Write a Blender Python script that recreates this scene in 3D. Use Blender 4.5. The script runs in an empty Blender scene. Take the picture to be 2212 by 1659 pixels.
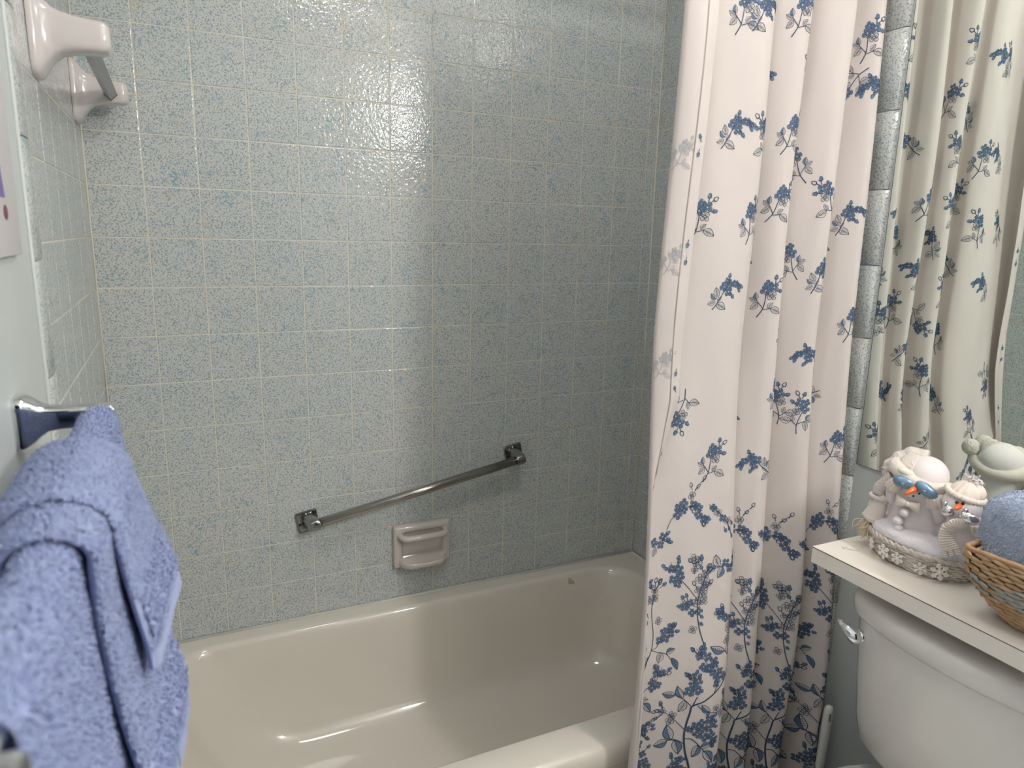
import bpy, bmesh, math, random
import numpy as np
from mathutils import Vector, Matrix

C = bpy.context.scene.collection
SC = bpy.context.scene
PI = math.pi
random.seed(7)
rng = np.random.default_rng(7)

# ------------------------------------------------------------------ camera, world, exposure, lamps
cam_d = bpy.data.cameras.new('camera')
cam = bpy.data.objects.new('camera', cam_d)
C.objects.link(cam)
SC.camera = cam
cam_d.sensor_width = 36.0
cam_d.lens = 1522.83 / 2212 * 36.0
cam_d.clip_start = 0.02
_r = Vector((0.9039823, -0.4270085, 0.0219055))
_f = Vector((0.4219726, 0.8827138, -0.2067741))
_u = Vector((0.0689580, 0.1961636, 0.9781435))
CAM = Vector((0.15635, -1.78357, 1.41360))
cam.matrix_world = Matrix(((_r.x, _u.x, -_f.x, CAM.x), (_r.y, _u.y, -_f.y, CAM.y), (_r.z, _u.z, -_f.z, CAM.z), (0, 0, 0, 1)))
cam_d.dof.use_dof = True
cam_d.dof.focus_distance = 1.75
cam_d.dof.aperture_fstop = 6.5

w = bpy.data.worlds.new('world')
SC.world = w
w.use_nodes = True
w.node_tree.nodes['Background'].inputs[0].default_value = (0.55, 0.6, 0.7, 1)
w.node_tree.nodes['Background'].inputs[1].default_value = 0.02

SC.view_settings.view_transform = 'Standard'
SC.view_settings.look = 'None'
SC.view_settings.gamma = 1.0
SC.view_settings.use_curve_mapping = False
SC.view_settings.exposure = 0.14

LAMP_COLOR = (1.0, 0.955, 0.92)
LAMP_POWER = 172.0       # emission strength of one globe
WALL_LAMP_POWER = 9.0    # opal glass of the small wall lamp
CEIL_FILL_POWER = 19.0        # emission strength of the added, unseen ceiling fill lamp
GLOBES_Y = (-2.02, -2.17, -2.32)

# ------------------------------------------------------------------ helpers
def thing(name, label, cat, loc=(0, 0, 0), group=None):
    o = bpy.data.objects.new(name, None)
    o.empty_display_size = 0.05
    o.location = loc
    o['label'] = label
    o['category'] = cat
    if group:
        o['group'] = group
    C.objects.link(o)
    return o


def tag(o, label, cat, group=None):
    o['label'] = label
    o['category'] = cat
    if group:
        o['group'] = group
    return o


def origin_of(p):
    v = Vector((0, 0, 0))
    while p is not None:
        v += Vector(p.location)
        p = p.parent
    return v


class MB:
    """collects vertices and faces; build() links them as one mesh object"""

    def __init__(self):
        self.v = []
        self.f = []
        self.m = []
        self.n = 0

    def add(self, verts, faces, mi=0):
        verts = np.asarray(verts, float).reshape(-1, 3)
        b = self.n
        self.v.append(verts)
        self.n += len(verts)
        for q in faces:
            self.f.append([int(i) + b for i in q])
            self.m.append(mi)
        return self

    def loft(self, rings, closed=True, cap0=False, cap1=False, mi=0, loop=False):
        n = len(rings[0])
        V = np.concatenate([np.asarray(r, float) for r in rings])
        F = []
        k = len(rings)
        for i in range(k if loop else k - 1):
            i2 = (i + 1) % k
            for j in range(n if closed else n - 1):
                j2 = (j + 1) % n
                F.append((i * n + j, i * n + j2, i2 * n + j2, i2 * n + j))
        if cap0:
            F.append(tuple(range(n - 1, -1, -1)))
        if cap1:
            F.append(tuple((k - 1) * n + j for j in range(n)))
        return self.add(V, F, mi)

    def tube(self, pts, r, n=10, cap=True, mi=0, squash=1.0, loop=False, up=None):
        pts = [Vector(p) for p in pts]
        k = len(pts)
        rr = r if hasattr(r, '__len__') else [r] * k
        rings = []
        prev = None
        for i, p in enumerate(pts):
            if loop:
                t = (pts[(i + 1) % k] - pts[i - 1])
            else:
                t = pts[min(i + 1, k - 1)] - pts[max(i - 1, 0)]
            if t.length < 1e-9:
                t = Vector((0, 0, 1))
            t.normalize()
            if prev is None:
                a = Vector(up) if up is not None else (Vector((0, 0, 1)) if abs(t.z) < .9 else Vector((1, 0, 0)))
                x = (a - t * a.dot(t)).normalized()
            else:
                x = prev - t * prev.dot(t)
                x.normalize()
            prev = x
            y = t.cross(x)
            rings.append([p + (x * math.cos(2 * PI * j / n) + y * math.sin(2 * PI * j / n) * squash) * rr[i] for j in range(n)])
        return self.loft(rings, True, cap and not loop, cap and not loop, mi, loop=loop)

    def ball(self, c, s, n=16, m=10, rot=None, mi=0, e=1.0):
        c = Vector(c)
        s = (s, s, s) if not hasattr(s, '__len__') else s
        V = []
        F = []

        def sp(t):
            return math.copysign(abs(t) ** e, t)
        for i in range(m + 1):
            th = PI * i / m
            for j in range(n):
                ph = 2 * PI * j / n
                p = Vector((s[0] * sp(math.sin(th)) * sp(math.cos(ph)), s[1] * sp(math.sin(th)) * sp(math.sin(ph)), s[2] * sp(math.cos(th))))
                if rot is not None:
                    p = rot @ p
                V.append(c + p)
        for i in range(m):
            for j in range(n):
                j2 = (j + 1) % n
                F.append((i * n + j, (i + 1) * n + j, (i + 1) * n + j2, i * n + j2))
        return self.add(V, F, mi)

    def box(self, c, s, bev=0.0, rot=None, mi=0, seg=2):
        bm = bmesh.new()
        bmesh.ops.create_cube(bm, size=1.0)
        for v in bm.verts:
            v.co = Vector((v.co.x * s[0], v.co.y * s[1], v.co.z * s[2]))
        if bev > 0:
            bmesh.ops.bevel(bm, geom=list(bm.edges), offset=bev, segments=seg, affect='EDGES', profile=0.5)
        bm.verts.index_update()
        V = []
        for v in bm.verts:
            p = v.co.copy()
            if rot is not None:
                p = rot @ p
            V.append(Vector(c) + p)
        F = [[v.index for v in f.verts] for f in bm.faces]
        bm.free()
        return self.add(V, F, mi)

    def build(self, name, mats, parent=None, smooth=True, label=None, weld=False, angle=None):
        V = np.concatenate(self.v) if self.v else np.zeros((0, 3))
        if parent is not None:
            V = V - np.array(origin_of(parent))
        me = bpy.data.meshes.new(name)
        me.from_pydata(V.tolist(), [], self.f)
        mats = mats if isinstance(mats, (list, tuple)) else [mats]
        for m in mats:
            me.materials.append(m)
        if len(mats) > 1:
            me.polygons.foreach_set('material_index', self.m)
        me.polygons.foreach_set('use_smooth', [smooth] * len(me.polygons))
        me.update()
        if weld:
            bm = bmesh.new()
            bm.from_mesh(me)
            bmesh.ops.remove_doubles(bm, verts=list(bm.verts), dist=1e-5)
            bm.to_mesh(me)
            bm.free()
        if angle is not None:
            me.set_sharp_from_angle(angle=math.radians(angle))
        o = bpy.data.objects.new(name, me)
        C.objects.link(o)
        if parent is not None:
            o.parent = parent
        if label:
            o['label'] = label
        return o


def struct(o):
    o['kind'] = 'structure'
    return o


# ------------------------------------------------------------------ materials
def srgb(r, g, b):
    def c(x):
        x /= 255.0
        return x / 12.92 if x <= .04045 else ((x + .055) / 1.055) ** 2.4
    return (c(r), c(g), c(b), 1)


def mat(name, col, rough=0.5, metal=0.0, spec=0.5, sheen=0.0, emit=None, bump=None, vary=None, coat=0.0, trans=0.0):
    """bump=(scale, strength, distance[, detail]); vary=(scale, colour2, contrast)"""
    m = bpy.data.materials.new(name)
    m.use_nodes = True
    nt = m.node_tree
    b = nt.nodes['Principled BSDF']
    b.inputs['Base Color'].default_value = col
    b.inputs['Roughness'].default_value = rough
    b.inputs['Metallic'].default_value = metal
    b.inputs['Specular IOR Level'].default_value = spec
    b.inputs['Coat Weight'].default_value = coat
    if sheen:
        b.inputs['Sheen Weight'].default_value = sheen
        b.inputs['Sheen Roughness'].default_value = 0.5
        b.inputs['Sheen Tint'].default_value = col
    if emit:
        b.inputs['Emission Color'].default_value = (*emit[0], 1)
        b.inputs['Emission Strength'].default_value = emit[1]
    tc = nt.nodes.new('ShaderNodeTexCoord')
    if vary:
        nz = nt.nodes.new('ShaderNodeTexNoise')
        nz.inputs['Scale'].default_value = vary[0]
        nz.inputs['Detail'].default_value = 3
        nt.links.new(tc.outputs['Object'], nz.inputs['Vector'])
        rp = nt.nodes.new('ShaderNodeValToRGB')
        k = vary[2] if len(vary) > 2 else .15
        rp.color_ramp.elements[0].position = .5 - k
        rp.color_ramp.elements[1].position = .5 + k
        rp.color_ramp.elements[0].color = col
        rp.color_ramp.elements[1].color = vary[1]
        nt.links.new(nz.outputs['Fac'], rp.inputs['Fac'])
        nt.links.new(rp.outputs['Color'], b.inputs['Base Color'])
    if bump:
        nz = nt.nodes.new('ShaderNodeTexNoise')
        nz.inputs['Scale'].default_value = bump[0]
        nz.inputs['Detail'].default_value = bump[3] if len(bump) > 3 else 2
        nt.links.new(tc.outputs['Object'], nz.inputs['Vector'])
        bp = nt.nodes.new('ShaderNodeBump')
        bp.inputs['Strength'].default_value = bump[1]
        bp.inputs['Distance'].default_value = bump[2]
        nt.links.new(nz.outputs['Fac'], bp.inputs['Height'])
        nt.links.new(bp.outputs['Normal'], b.inputs['Normal'])
    if trans:
        t = nt.nodes.new('ShaderNodeBsdfTranslucent')
        t.inputs['Color'].default_value = col
        mx = nt.nodes.new('ShaderNodeMixShader')
        mx.inputs[0].default_value = trans
        nt.links.new(b.outputs[0], mx.inputs[1])
        nt.links.new(t.outputs[0], mx.inputs[2])
        nt.links.new(mx.outputs[0], nt.nodes['Material Output'].inputs[0])
    return m


def tile_material():
    """glazed pale grey-green wall tile with worm-like blue-grey flecks and some teal ones"""
    m = bpy.data.materials.new('speckled_tile_glaze')
    m.use_nodes = True
    nt = m.node_tree
    N = nt.nodes
    L = nt.links
    b = N['Principled BSDF']
    tc = N.new('ShaderNodeTexCoord')

    def noise(scale, detail=2, rough=.5, dist=0.0, off=0.0):
        n = N.new('ShaderNodeTexNoise')
        n.inputs['Scale'].default_value = scale
        n.inputs['Detail'].default_value = detail
        n.inputs['Roughness'].default_value = rough
        n.inputs['Distortion'].default_value = dist
        mp = N.new('ShaderNodeMapping')
        mp.inputs['Location'].default_value = (off, off * .7, off * 1.3)
        mp.inputs['Rotation'].default_value = (.62, .41, .77)
        L.new(tc.outputs['Object'], mp.inputs['Vector'])
        L.new(mp.outputs['Vector'], n.inputs['Vector'])
        return n.outputs['Fac']

    def ramp(src, p0, p1, c0=(0, 0, 0, 1), c1=(1, 1, 1, 1)):
        r = N.new('ShaderNodeValToRGB')
        r.color_ramp.elements[0].position = p0
        r.color_ramp.elements[1].position = p1
        r.color_ramp.elements[0].color = c0
        r.color_ramp.elements[1].color = c1
        L.new(src, r.inputs['Fac'])
        return r.outputs['Color']

    def mix(fac, a, c):
        x = N.new('ShaderNodeMix')
        x.data_type = 'RGBA'
        if isinstance(a, tuple):
            x.inputs['A'].default_value = a
        else:
            L.new(a, x.inputs['A'])
        if isinstance(c, tuple):
            x.inputs['B'].default_value = c
        else:
            L.new(c, x.inputs['B'])
        L.new(fac, x.inputs['Factor'])
        return x.outputs['Result']

    def mul(a, c):
        x = N.new('ShaderNodeMath')
        x.operation = 'MULTIPLY'
        L.new(a, x.inputs[0])
        L.new(c, x.inputs[1])
        return x.outputs[0]
    fleck = ramp(noise(300, 2.5, .55, .3), .515, .585)
    patch = ramp(noise(26, 2, .5, 0, 3.1), .58, .72)
    coarse = ramp(noise(170, 2, .5, .3, 5.7), .53, .58)
    teal = mul(coarse, patch)
    cloud = ramp(noise(3.0, 2, .5, 0, 1.7), .35, .7)
    base = mix(cloud, TILE_A, TILE_B)
    stain = ramp(noise(13, 3, .6, .2, 7.7), .62, .84)
    base = mix(stain, base, srgb(206, 194, 174))
    c1 = mix(fleck, base, TILE_FLECK)
    c2 = mix(teal, c1, TILE_TEAL)
    L.new(c2, b.inputs['Base Color'])
    b.inputs['Roughness'].default_value = .085
    b.inputs['Specular IOR Level'].default_value = .5
    bp = N.new('ShaderNodeBump')
    bp.inputs['Strength'].default_value = .85
    bp.inputs['Distance'].default_value = .0010
    L.new(noise(125, 1.5, .5, .2, 9.3), bp.inputs['Height'])
    L.new(bp.outputs['Normal'], b.inputs['Normal'])
    return m


TILE_A = srgb(208, 211, 208)
TILE_B = srgb(213, 212, 206)
TILE_FLECK = srgb(153, 169, 178)
TILE_TEAL = srgb(140, 174, 186)

M = {}
M['tile'] = tile_material()
M['grout'] = mat('grout', srgb(230, 228, 218), .8, vary=(9, srgb(216, 209, 190), .2))
M['paint'] = mat('pale_wall_paint', srgb(206, 211, 210), .42, bump=(220, .08, .001))
M['ceiling'] = mat('ceiling_paint', srgb(240, 238, 232), .8)
M['floor'] = mat('floor_vinyl', srgb(196, 198, 196), .4, vary=(30, srgb(208, 208, 204), .2))
M['tub'] = mat('tub_enamel', srgb(230, 223, 212), .09, coat=.3, bump=(7, .05, .004))
M['china'] = mat('white_china', srgb(216, 208, 206), .08, coat=.3)
M['dish'] = mat('dish_china', srgb(210, 202, 196), .09, coat=.3)
M['toilet'] = mat('toilet_china', srgb(226, 223, 219), .12, coat=.2)
M['seat'] = mat('seat_plastic', srgb(232, 229, 222), .25)
M['chrome'] = mat('polished_chrome', (.78, .79, .80, 1), .06, 1.0)
M['steel'] = mat('brushed_steel', (.40, .375, .345, 1), .24, 1.0)
M['satin'] = mat('worn_chrome', (.33, .33, .33, 1), .2, 1.0)
M['bar'] = mat('grey_plastic_bar', srgb(150, 152, 152), .3)
M['dark'] = mat('dark_hole', srgb(28, 26, 24), .6)
M['laminate'] = mat('white_laminate', srgb(238, 231, 222), .35)
M['seam'] = mat('dark_laminate_seam', srgb(52, 44, 40), .6)
M['mirror'] = mat('mirror_silver', (.80, .87, .82, 1), .0, 1.0)
M['mirror_edge'] = mat('mirror_edge', srgb(58, 66, 64), .3)
M['caulk'] = mat('caulk', srgb(224, 225, 218), .6, vary=(14, srgb(214, 213, 200), .2))
M['plastic'] = mat('white_plastic', srgb(226, 224, 220), .35)
M['paper'] = mat('glossy_card', srgb(226, 220, 222), .35)
M['purple'] = mat('purple_print', srgb(120, 100, 170), .4)
M['berry'] = mat('berry_print', srgb(120, 45, 80), .4)
M['curtain'] = mat('white_cotton', srgb(216, 206, 202), .8, sheen=.1, bump=(700, .10, .0006), trans=.10)
M['ink'] = mat('blue_print', srgb(94, 118, 148), .8)
M['ink2'] = mat('navy_print', srgb(52, 70, 96), .8)
M['ink3'] = mat('show_through_print', srgb(172, 172, 176), .8)
M['thread'] = mat('seam_thread', srgb(176, 164, 156), .9)
M['towel'] = mat('periwinkle_terry', srgb(166, 177, 214), .95, sheen=.3, vary=(60, srgb(154, 166, 208), .2), bump=(420, .15, .001))
M['towel_hem'] = mat('periwinkle_hem', srgb(166, 176, 214), .9, sheen=.2, bump=(900, .25, .0008))
M['towel_light'] = mat('sky_blue_terry', srgb(184, 195, 215), .95, sheen=.3, vary=(80, srgb(174, 187, 210), .2))
M['bowl'] = mat('fill_lamp_bowl', (1, 1, 1, 1), .4, emit=((1.0, .985, .97), CEIL_FILL_POWER))
M['opal'] = mat('opal_glass', (1, 1, 1, 1), .4, emit=((1.0, .93, .88), WALL_LAMP_POWER))
M['glass'] = mat('frosted_globe', (1, 1, 1, 1), .4, emit=(LAMP_COLOR, LAMP_POWER))

# ------------------------------------------------------------------ the room
XR = 1.4648      # face of the tiles on the right wall
PX = 1.4720      # painted right wall
PL = -0.006      # painted left wall
YF = -2.95       # front wall behind the camera
ZC = 2.36        # ceiling
T = 0.110        # tile pitch
Z0 = 1.61        # a joint height on the back wall


def slab(name, x0, x1, y0, y1, z0, z1, m):
    b = MB().box(((x0 + x1) / 2, (y0 + y1) / 2, (z0 + z1) / 2), (x1 - x0, y1 - y0, z1 - z0))
    return struct(b.build(name, m, smooth=False))


def tile_panel(name, P, ui, us, vs, nrm, trim=None):
    """tiles as separate bevelled bodies set a touch unevenly in a bed of grout; one mesh"""
    b = MB()
    nrm = Vector(nrm)
    ui = Vector(ui)
    vi = Vector((0, 0, 1))
    g = .00105
    for i in range(len(us) - 1):
        for j in range(len(vs) - 1):
            u0, u1, v0, v1 = us[i] + g, us[i + 1] - g, vs[j] + g, vs[j + 1] - g
            if u1 - u0 < .004 or v1 - v0 < .004:
                continue
            lift = random.uniform(-.0003, .0003)
            tu, tv = random.gauss(0, .0022), random.gauss(0, .0022)
            rings = []
            for ins, d in ((0, -.0022), (0, -.0009), (.0005, -.0003), (.0016, 0.0)):
                ring = []
                for (a, c) in ((u0 + ins, v0 + ins), (u1 - ins, v0 + ins), (u1 - ins, v1 - ins), (u0 + ins, v1 - ins)):
                    h = d + lift + tu * (a - (u0 + u1) / 2) + tv * (c - (v0 + v1) / 2)
                    ring.append(P + ui * a + vi * c + nrm * h)
                rings.append(ring)
            b.loft(rings, True, False, True, 0)
    # grout bed
    u0, u1, v0, v1 = us[0], us[-1], vs[0], vs[-1]
    q = [P + ui * u0 + vi * v0, P + ui * u1 + vi * v0, P + ui * u1 + vi * v1, P + ui * u0 + vi * v1]
    q1 = [p - nrm * .0009 for p in q]
    q2 = [p - nrm * .006 for p in q]
    b.loft([q2, q1], True, True, True, 1)
    o = b.build(name, [M['tile'], M['grout']], smooth=False)
    return struct(o)


rows = [Z0 + k * T for k in range(-11, 7)] + [ZC]
slab('floor', PL - .1, PX + .1, YF - .1, .1, -.06, 0, M['floor'])
slab('ceiling', PL - .1, PX + .1, YF - .1, .1, ZC, ZC + .06, M['ceiling'])
slab('wall_back', PL - .1, PX + .1, .0062, .1, 0, ZC, M['paint'])
slab('wall_left', PL - .1, PL, YF, .0062, 0, ZC, M['paint'])
slab('wall_right', PX, PX + .1, YF, .0062, 0, ZC, M['paint'])
# the wall behind the camera with a dark open doorway
slab('wall_front_left', PL, .10, YF - .1, YF, 0, ZC, M['paint'])
slab('wall_front_right', .92, PX, YF - .1, YF, 0, ZC, M['paint'])
slab('wall_front_header', .10, .92, YF - .1, YF, 2.06, ZC, M['paint'])

tile_panel('wall_back_tiles', Vector((0, 0, 0)), (1, 0, 0), [k * T for k in range(14)] + [XR], rows, (0, -1, 0))
tile_panel('wall_left_tiles', Vector((0, 0, 0)), (0, -1, 0), [k * T for k in range(7)], rows, (1, 0, 0))
tile_panel('wall_right_tiles', Vector((XR, 0, 0)), (0, -1, 0), [k * T for k in range(7)] + [.728], rows, (-1, 0, 0))


def bullnose(name, x, y0, y1, nx):
    """rounded edge tiles, one 15 cm piece above the other"""
    b = MB()
    z = .0
    d = PX - XR if nx < 0 else -PL
    while z < ZC:
        z1 = min(z + .152, ZC)
        prof = []
        for t in np.linspace(0, 1, 9):
            y = y0 + (y1 - y0) * t
            h = 0 if t < .55 else -d * (1 - math.sqrt(max(0, 1 - ((t - .55) / .45) ** 2)))
            prof.append((x + nx * (h + .0003), y))
        rings = [[(p[0] - nx * e, p[1], zz) for p in prof] for zz, e in ((z + .0008, .0012), (z + .002, 0), (z1 - .002, 0), (z1 - .0008, .0012))]
        b.loft(rings, False)
        z = z1
    xs = x - nx * .0022
    ye = y0 + (y1 - y0) * .72
    b.add([(xs, y0, 0), (xs, ye, 0), (xs, ye, ZC), (xs, y0, ZC)], [(0, 1, 2, 3)], 1)
    return struct(b.build(name, [M['tile'], M['grout']]))


bullnose('trim_1', 0, -.661, -.712, 1)
bullnose('trim_2', XR, -.729, -.779, -1)

# ------------------------------------------------------------------ bathtub


def rrect(x0, x1, y0, y1, rad, z, nc=9, nl=16, ns=9):
    """rounded rectangle, rad = (right-front, right-back, left-back, left-front)"""
    if not hasattr(rad, '__len__'):
        rad = [rad] * 4
    P = []
    cs = [(x1, y0, -1, 1, -90), (x1, y1, -1, -1, 0), (x0, y1, 1, -1, 90), (x0, y0, 1, 1, 180)]
    arcs = []
    for (cx, cy, sx, sy, a0), r in zip(cs, rad):
        arcs.append([(cx + sx * r + r * math.cos(math.radians(a0 + 90 * k / nc)), cy + sy * r + r * math.sin(math.radians(a0 + 90 * k / nc))) for k in range(nc + 1)])
    cnt = [ns, nl, ns, nl]
    for i in range(4):
        P += arcs[i]
        a = arcs[i][-1]
        c = arcs[(i + 1) % 4][0]
        for k in range(1, cnt[i]):
            t = k / cnt[i]
            P.append((a[0] + (c[0] - a[0]) * t, a[1] + (c[1] - a[1]) * t))
    return [(x, y, z(x, y) if callable(z) else z) for x, y in P]


tub = thing('bathtub', 'cream enamel bathtub built in below the blue tiled wall', 'bathtub', (.73, -.37, 0))
b = MB()
X0, X1, YA = .0015, XR - .0015, -.748
outer = []
for z, yo, r in ((0.0, .012, .004), (.335, .012, .004), (.343, .010, .004), (.347, .002, .004), (.352, .0, .005), (.376, .0, .006), (.388, .003, .008), (.396, .009, .012), (.400, .020, .02)):
    outer.append(rrect(X0, X1, YA + yo, -.0015, (.003, .003, .003, .003), z))
inner = []
spec = [  # z, left, right, front, back insets of the basin, corner radii
    (.4000, .052, .072, .085, .046, .115), (.3992, .056, .076, .088, .049, .115), (.3960, .062, .082, .093, .054, .115), (.390, .068, .087, .097, .058, .115),
    (.380, .074, .091, .100, .0615, .115), (.355, .086, .097, .104, .067, .118), (.30, .110, .107, .110, .075, .122), (.24, .138, .117, .116, .084, .128),
    (.19, .166, .126, .122, .093, .135), (.165, .184, .132, .127, .099, .14), (.145, .204, .139, .133, .107, .14), (.128, .228, .149, .143, .119, .14),
    (.115, .258, .163, .157, .136, .135), (.107, .29, .182, .176, .158, .125), (.1025, .33, .205, .20, .185, .11), (.1005, .42, .30, .26, .25, .08), (.1, .60, .55, .33, .33, .02)]
for z, l, rgt, fr, bk, r in spec:
    inner.append(rrect(X0 + l, X1 - rgt, YA + fr, -.0015 - bk, r, z))
b.loft(outer + inner, True, False, True)
b.build('tub_body', M['tub'], tub, angle=50)
c = MB()
c.tube([(X0 + .004, -.004, .4015), (X1 - .004, -.004, .4015)], .0035, 8)
c.build('caulk_line', M['caulk'], tub, label='yellowed caulk along the tiles')
# worn patch on the basin wall at the far right
p = MB()
V = []
F = []
for i in range(7):
    for j in range(3):
        x = 1.185 + .006 * i
        zz = .386 - .009 * j
        ins = np.interp(zz, [.355, .380, .390, .396], [.067, .0615, .058, .054])
        V.append((x, -.0015 - ins - .0008, zz - .001 * i))
for i in range(6):
    for j in range(2):
        F.append((i * 3 + j, i * 3 + j + 1, i * 3 + j + 4, i * 3 + j + 3))
p.add(V, F)
p.build('worn_patch', mat('worn_patch', srgb(196, 178, 156), .35), tub, label='tan worn patch')

# ------------------------------------------------------------------ grab bar on the back wall
gb = thing('grab_bar', 'slanted steel grab bar screwed to the tiled wall above the tub', 'grab bar', (.72, 0, .73))
ang = math.radians(10.2)
ca, sa = math.cos(ang), math.sin(ang)


def along(base, u, d, v):
    return (base[0] + ca * u - sa * v, base[1] - d, base[2] + sa * u + ca * v)


ends = [(.4255, 0, .6725), (1.0165, 0, .7885)]
axes = [along((.4350, 0, .6800), 0, .052, 0), along((1.0155, 0, .7850), 0, .052, 0)]
dv = (Vector(axes[1]) - Vector(axes[0])).normalized()
for e, (P, ax) in enumerate(zip(ends, axes)):
    mnt = MB()
    rings = []
    for h, d in ((.028, .0005), (.028, .004), (.0265, .0062), (.0245, .0066), (.0235, .0055), (.018, .0052), (.0165, .008), (.0145, .0088)):
        ring = []
        for (sx, sy) in ((-1, -1), (1, -1), (1, 1), (-1, 1)):
            for k in range(5):
                a = math.atan2(sy, sx) - PI / 4 + PI / 2 * k / 4
                rr = h * .16
                ring.append(along(P, sx * (h - rr) + rr * math.cos(a), d, sy * (h - rr) + rr * math.sin(a)))
        rings.append(ring)
    mnt.loft(rings, True, False, True)
    plate = mnt.build('mounting_plate', M['satin'], gb, angle=35)
    for (u, v) in ((0, .0205), (-.0205, -.004)):
        s = MB()
        s.ball(along(P, u, .0056, v), (.0036, .0024, .0036), 12, 6)
        s.build('screw', M['chrome'] if v > 0 else M['dark'], plate)
    arm = MB()
    rings = []
    A = Vector(ax)
    B = Vector(P)
    for t, wv, wu in ((.08, .0205, .0180), (.3, .0190, .0165), (.6, .0178, .0158), (.80, .0170, .0155), (.93, .0166, .0155), (1.06, .0155, .0150), (1.17, .0125, .0145), (1.245, .007, .0135)):
        c0 = B + (A - B) * t
        ring = []
        for k in range(20):
            a = 2 * PI * k / 20
            cu = math.copysign(abs(math.cos(a)) ** .55, math.cos(a))
            sv = math.copysign(abs(math.sin(a)) ** .55, math.sin(a))
            ring.append(along(c0, wu * cu, 0, wv * sv))
        rings.append(ring)
    arm.loft(rings, True, True, True)
    arm.build('arm', M['satin'], gb, angle=50)
bar = MB()
bar.tube([Vector(axes[0]) + dv * .004, Vector(axes[1]) - dv * .004], .0122, 24)
bar.build('rail', M['steel'], gb, label='brushed steel rail')

# ------------------------------------------------------------------ soap dish
sd = thing('soap_dish', 'white ceramic soap dish with a grip set in the tiles below the grab bar', 'soap dish', (.735, 0, .56))
fr = MB()
xa, xb, za, zb = .6525, .8165, .4985, .6200


def xz(x0, x1, z0, z1, r, y):
    return [(q[0], y, q[1]) for q in rrect(x0, x1, z0, z1, r, 0, 5, 6, 6)]


rings = [xz(xa, xb, za, zb, .005, -.0005), xz(xa, xb, za, zb, .005, -.012), xz(xa + .0015, xb - .0015, za + .0015, zb - .0015, .005, -.016), xz(xa + .005, xb - .005, za + .005, zb - .005, .006, -.0185),
         xz(xa + .012, xb - .012, za + .011, zb - .011, .012, -.0195), xz(xa + .018, xb - .018, za + .016, zb - .015, .014, -.0185), xz(xa + .0215, xb - .0215, za + .0195, zb - .0185, .014, -.016),
         xz(xa + .024, xb - .024, za + .022, zb - .021, .014, -.011), xz(xa + .028, xb - .028, za + .026, zb - .025, .014, -.0045), xz(xa + .040, xb - .040, za + .036, zb - .036, .010, -.0025)]
rings = [r[::-1] for r in rings]
fr.loft(rings, True, False, True)
frame = fr.build('dish_frame', M['dish'], sd, angle=60)
gr = MB()
zg = .5955
gp = []
for k in range(9):
    a = PI / 2 * k / 8
    gp.append((xa + .016 + .020 * (1 - math.cos(a)), -.014 - .028 * math.sin(a), zg - .004 * math.sin(a)))
gq = [(xa + xb - p[0], p[1], p[2]) for p in gp[::-1]]
gr.tube(gp + gq, .0085, 14)
gr.build('grip_bar', M['dish'], sd)
tr = MB()
# tray floor and its dipped lip
N_ = 25
outer_l = []
rows_ = []
for i in range(N_):
    t = i / (N_ - 1)
    x = xa + .014 + (xb - xa - .028) * t
    k = math.sin(PI * t)
    d = .016 + .034 * min(1, (k * 1.9)) ** .6
    dip = -.0035 * math.exp(-((t - .52) / .10) ** 2)
    zf = za + .012
    rows_.append([(x, -.010, zf + .018), (x, -.016, zf + .007), (x, -.010 - (d - .01) * .6, zf + .002), (x, -d + .006, zf + .002), (x, -d + .002, zf + .009 + dip), (x, -d - .001, zf + .012 + dip), (x, -d - .005, zf + .010 + dip),
                  (x, -d - .006, zf + .003 + dip * .5), (x, -d - .002, zf - .006), (x, -.012 - (d - .012) * .5, zf - .0085), (x, -.010, zf - .008)])
tr.loft(rows_, False)
tr.build('soap_tray', M['dish'], sd)

# ------------------------------------------------------------------ ceramic towel bar on the left tiles
cb = thing('ceramic_towel_bar', 'white ceramic towel bar holder with grey square bar high on the left tiles', 'towel bar', (0, -.3, 1.67))
for yc in (-.546, -.075):
    po = MB()
    rings = []
    for x, hw, hh, dz, e in ((.0005, .036, .059, 0, .35), (.005, .036, .059, 0, .35), (.009, .0345, .057, 0, .4), (.013, .031, .052, 0, .45), (.020, .0275, .042, .001, .5), (.028, .0255, .0335, .002, .5), (.038, .0245, .0275, .003, .45),
                             (.052, .024, .0240, .003, .4), (.070, .024, .0220, .0025, .35), (.084, .024, .0212, .002, .35), (.091, .0230, .0200, .002, .38), (.0955, .0195, .0165, .002, .45), (.0968, .015, .012, .002, .5)):
        ring = []
        for k in range(32):
            a = 2 * PI * k / 32
            cy = math.copysign(abs(math.cos(a)) ** e, math.cos(a))
            cz = math.copysign(abs(math.sin(a)) ** e, math.sin(a))
            ring.append((x, yc + hw * cy, 1.672 + dz + hh * cz))
        rings.append(ring)
    po.loft(rings, True, True, True)
    po.build('bracket', M['china'], cb, angle=60)
sq = MB()
h = .0118
sq.loft([[(.0665, y, 1.669 + h), (.0665 + h, y, 1.669), (.0665, y, 1.669 - h), (.0665 - h, y, 1.669)] for y in (-.530, -.098)], True, True, True)
sq.build('square_bar', M['bar'], cb, smooth=False, label='grey square bar')
so = MB()
h = .0128
so.loft([[(.0665, y, 1.669 + h), (.0665 + h, y, 1.669), (.0665, y, 1.669 - h), (.0665 - h, y, 1.669)] for y in (-.1008, -.0995)], True, True, True)
so.build('bar_socket', M['dark'], cb, smooth=False)

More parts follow.
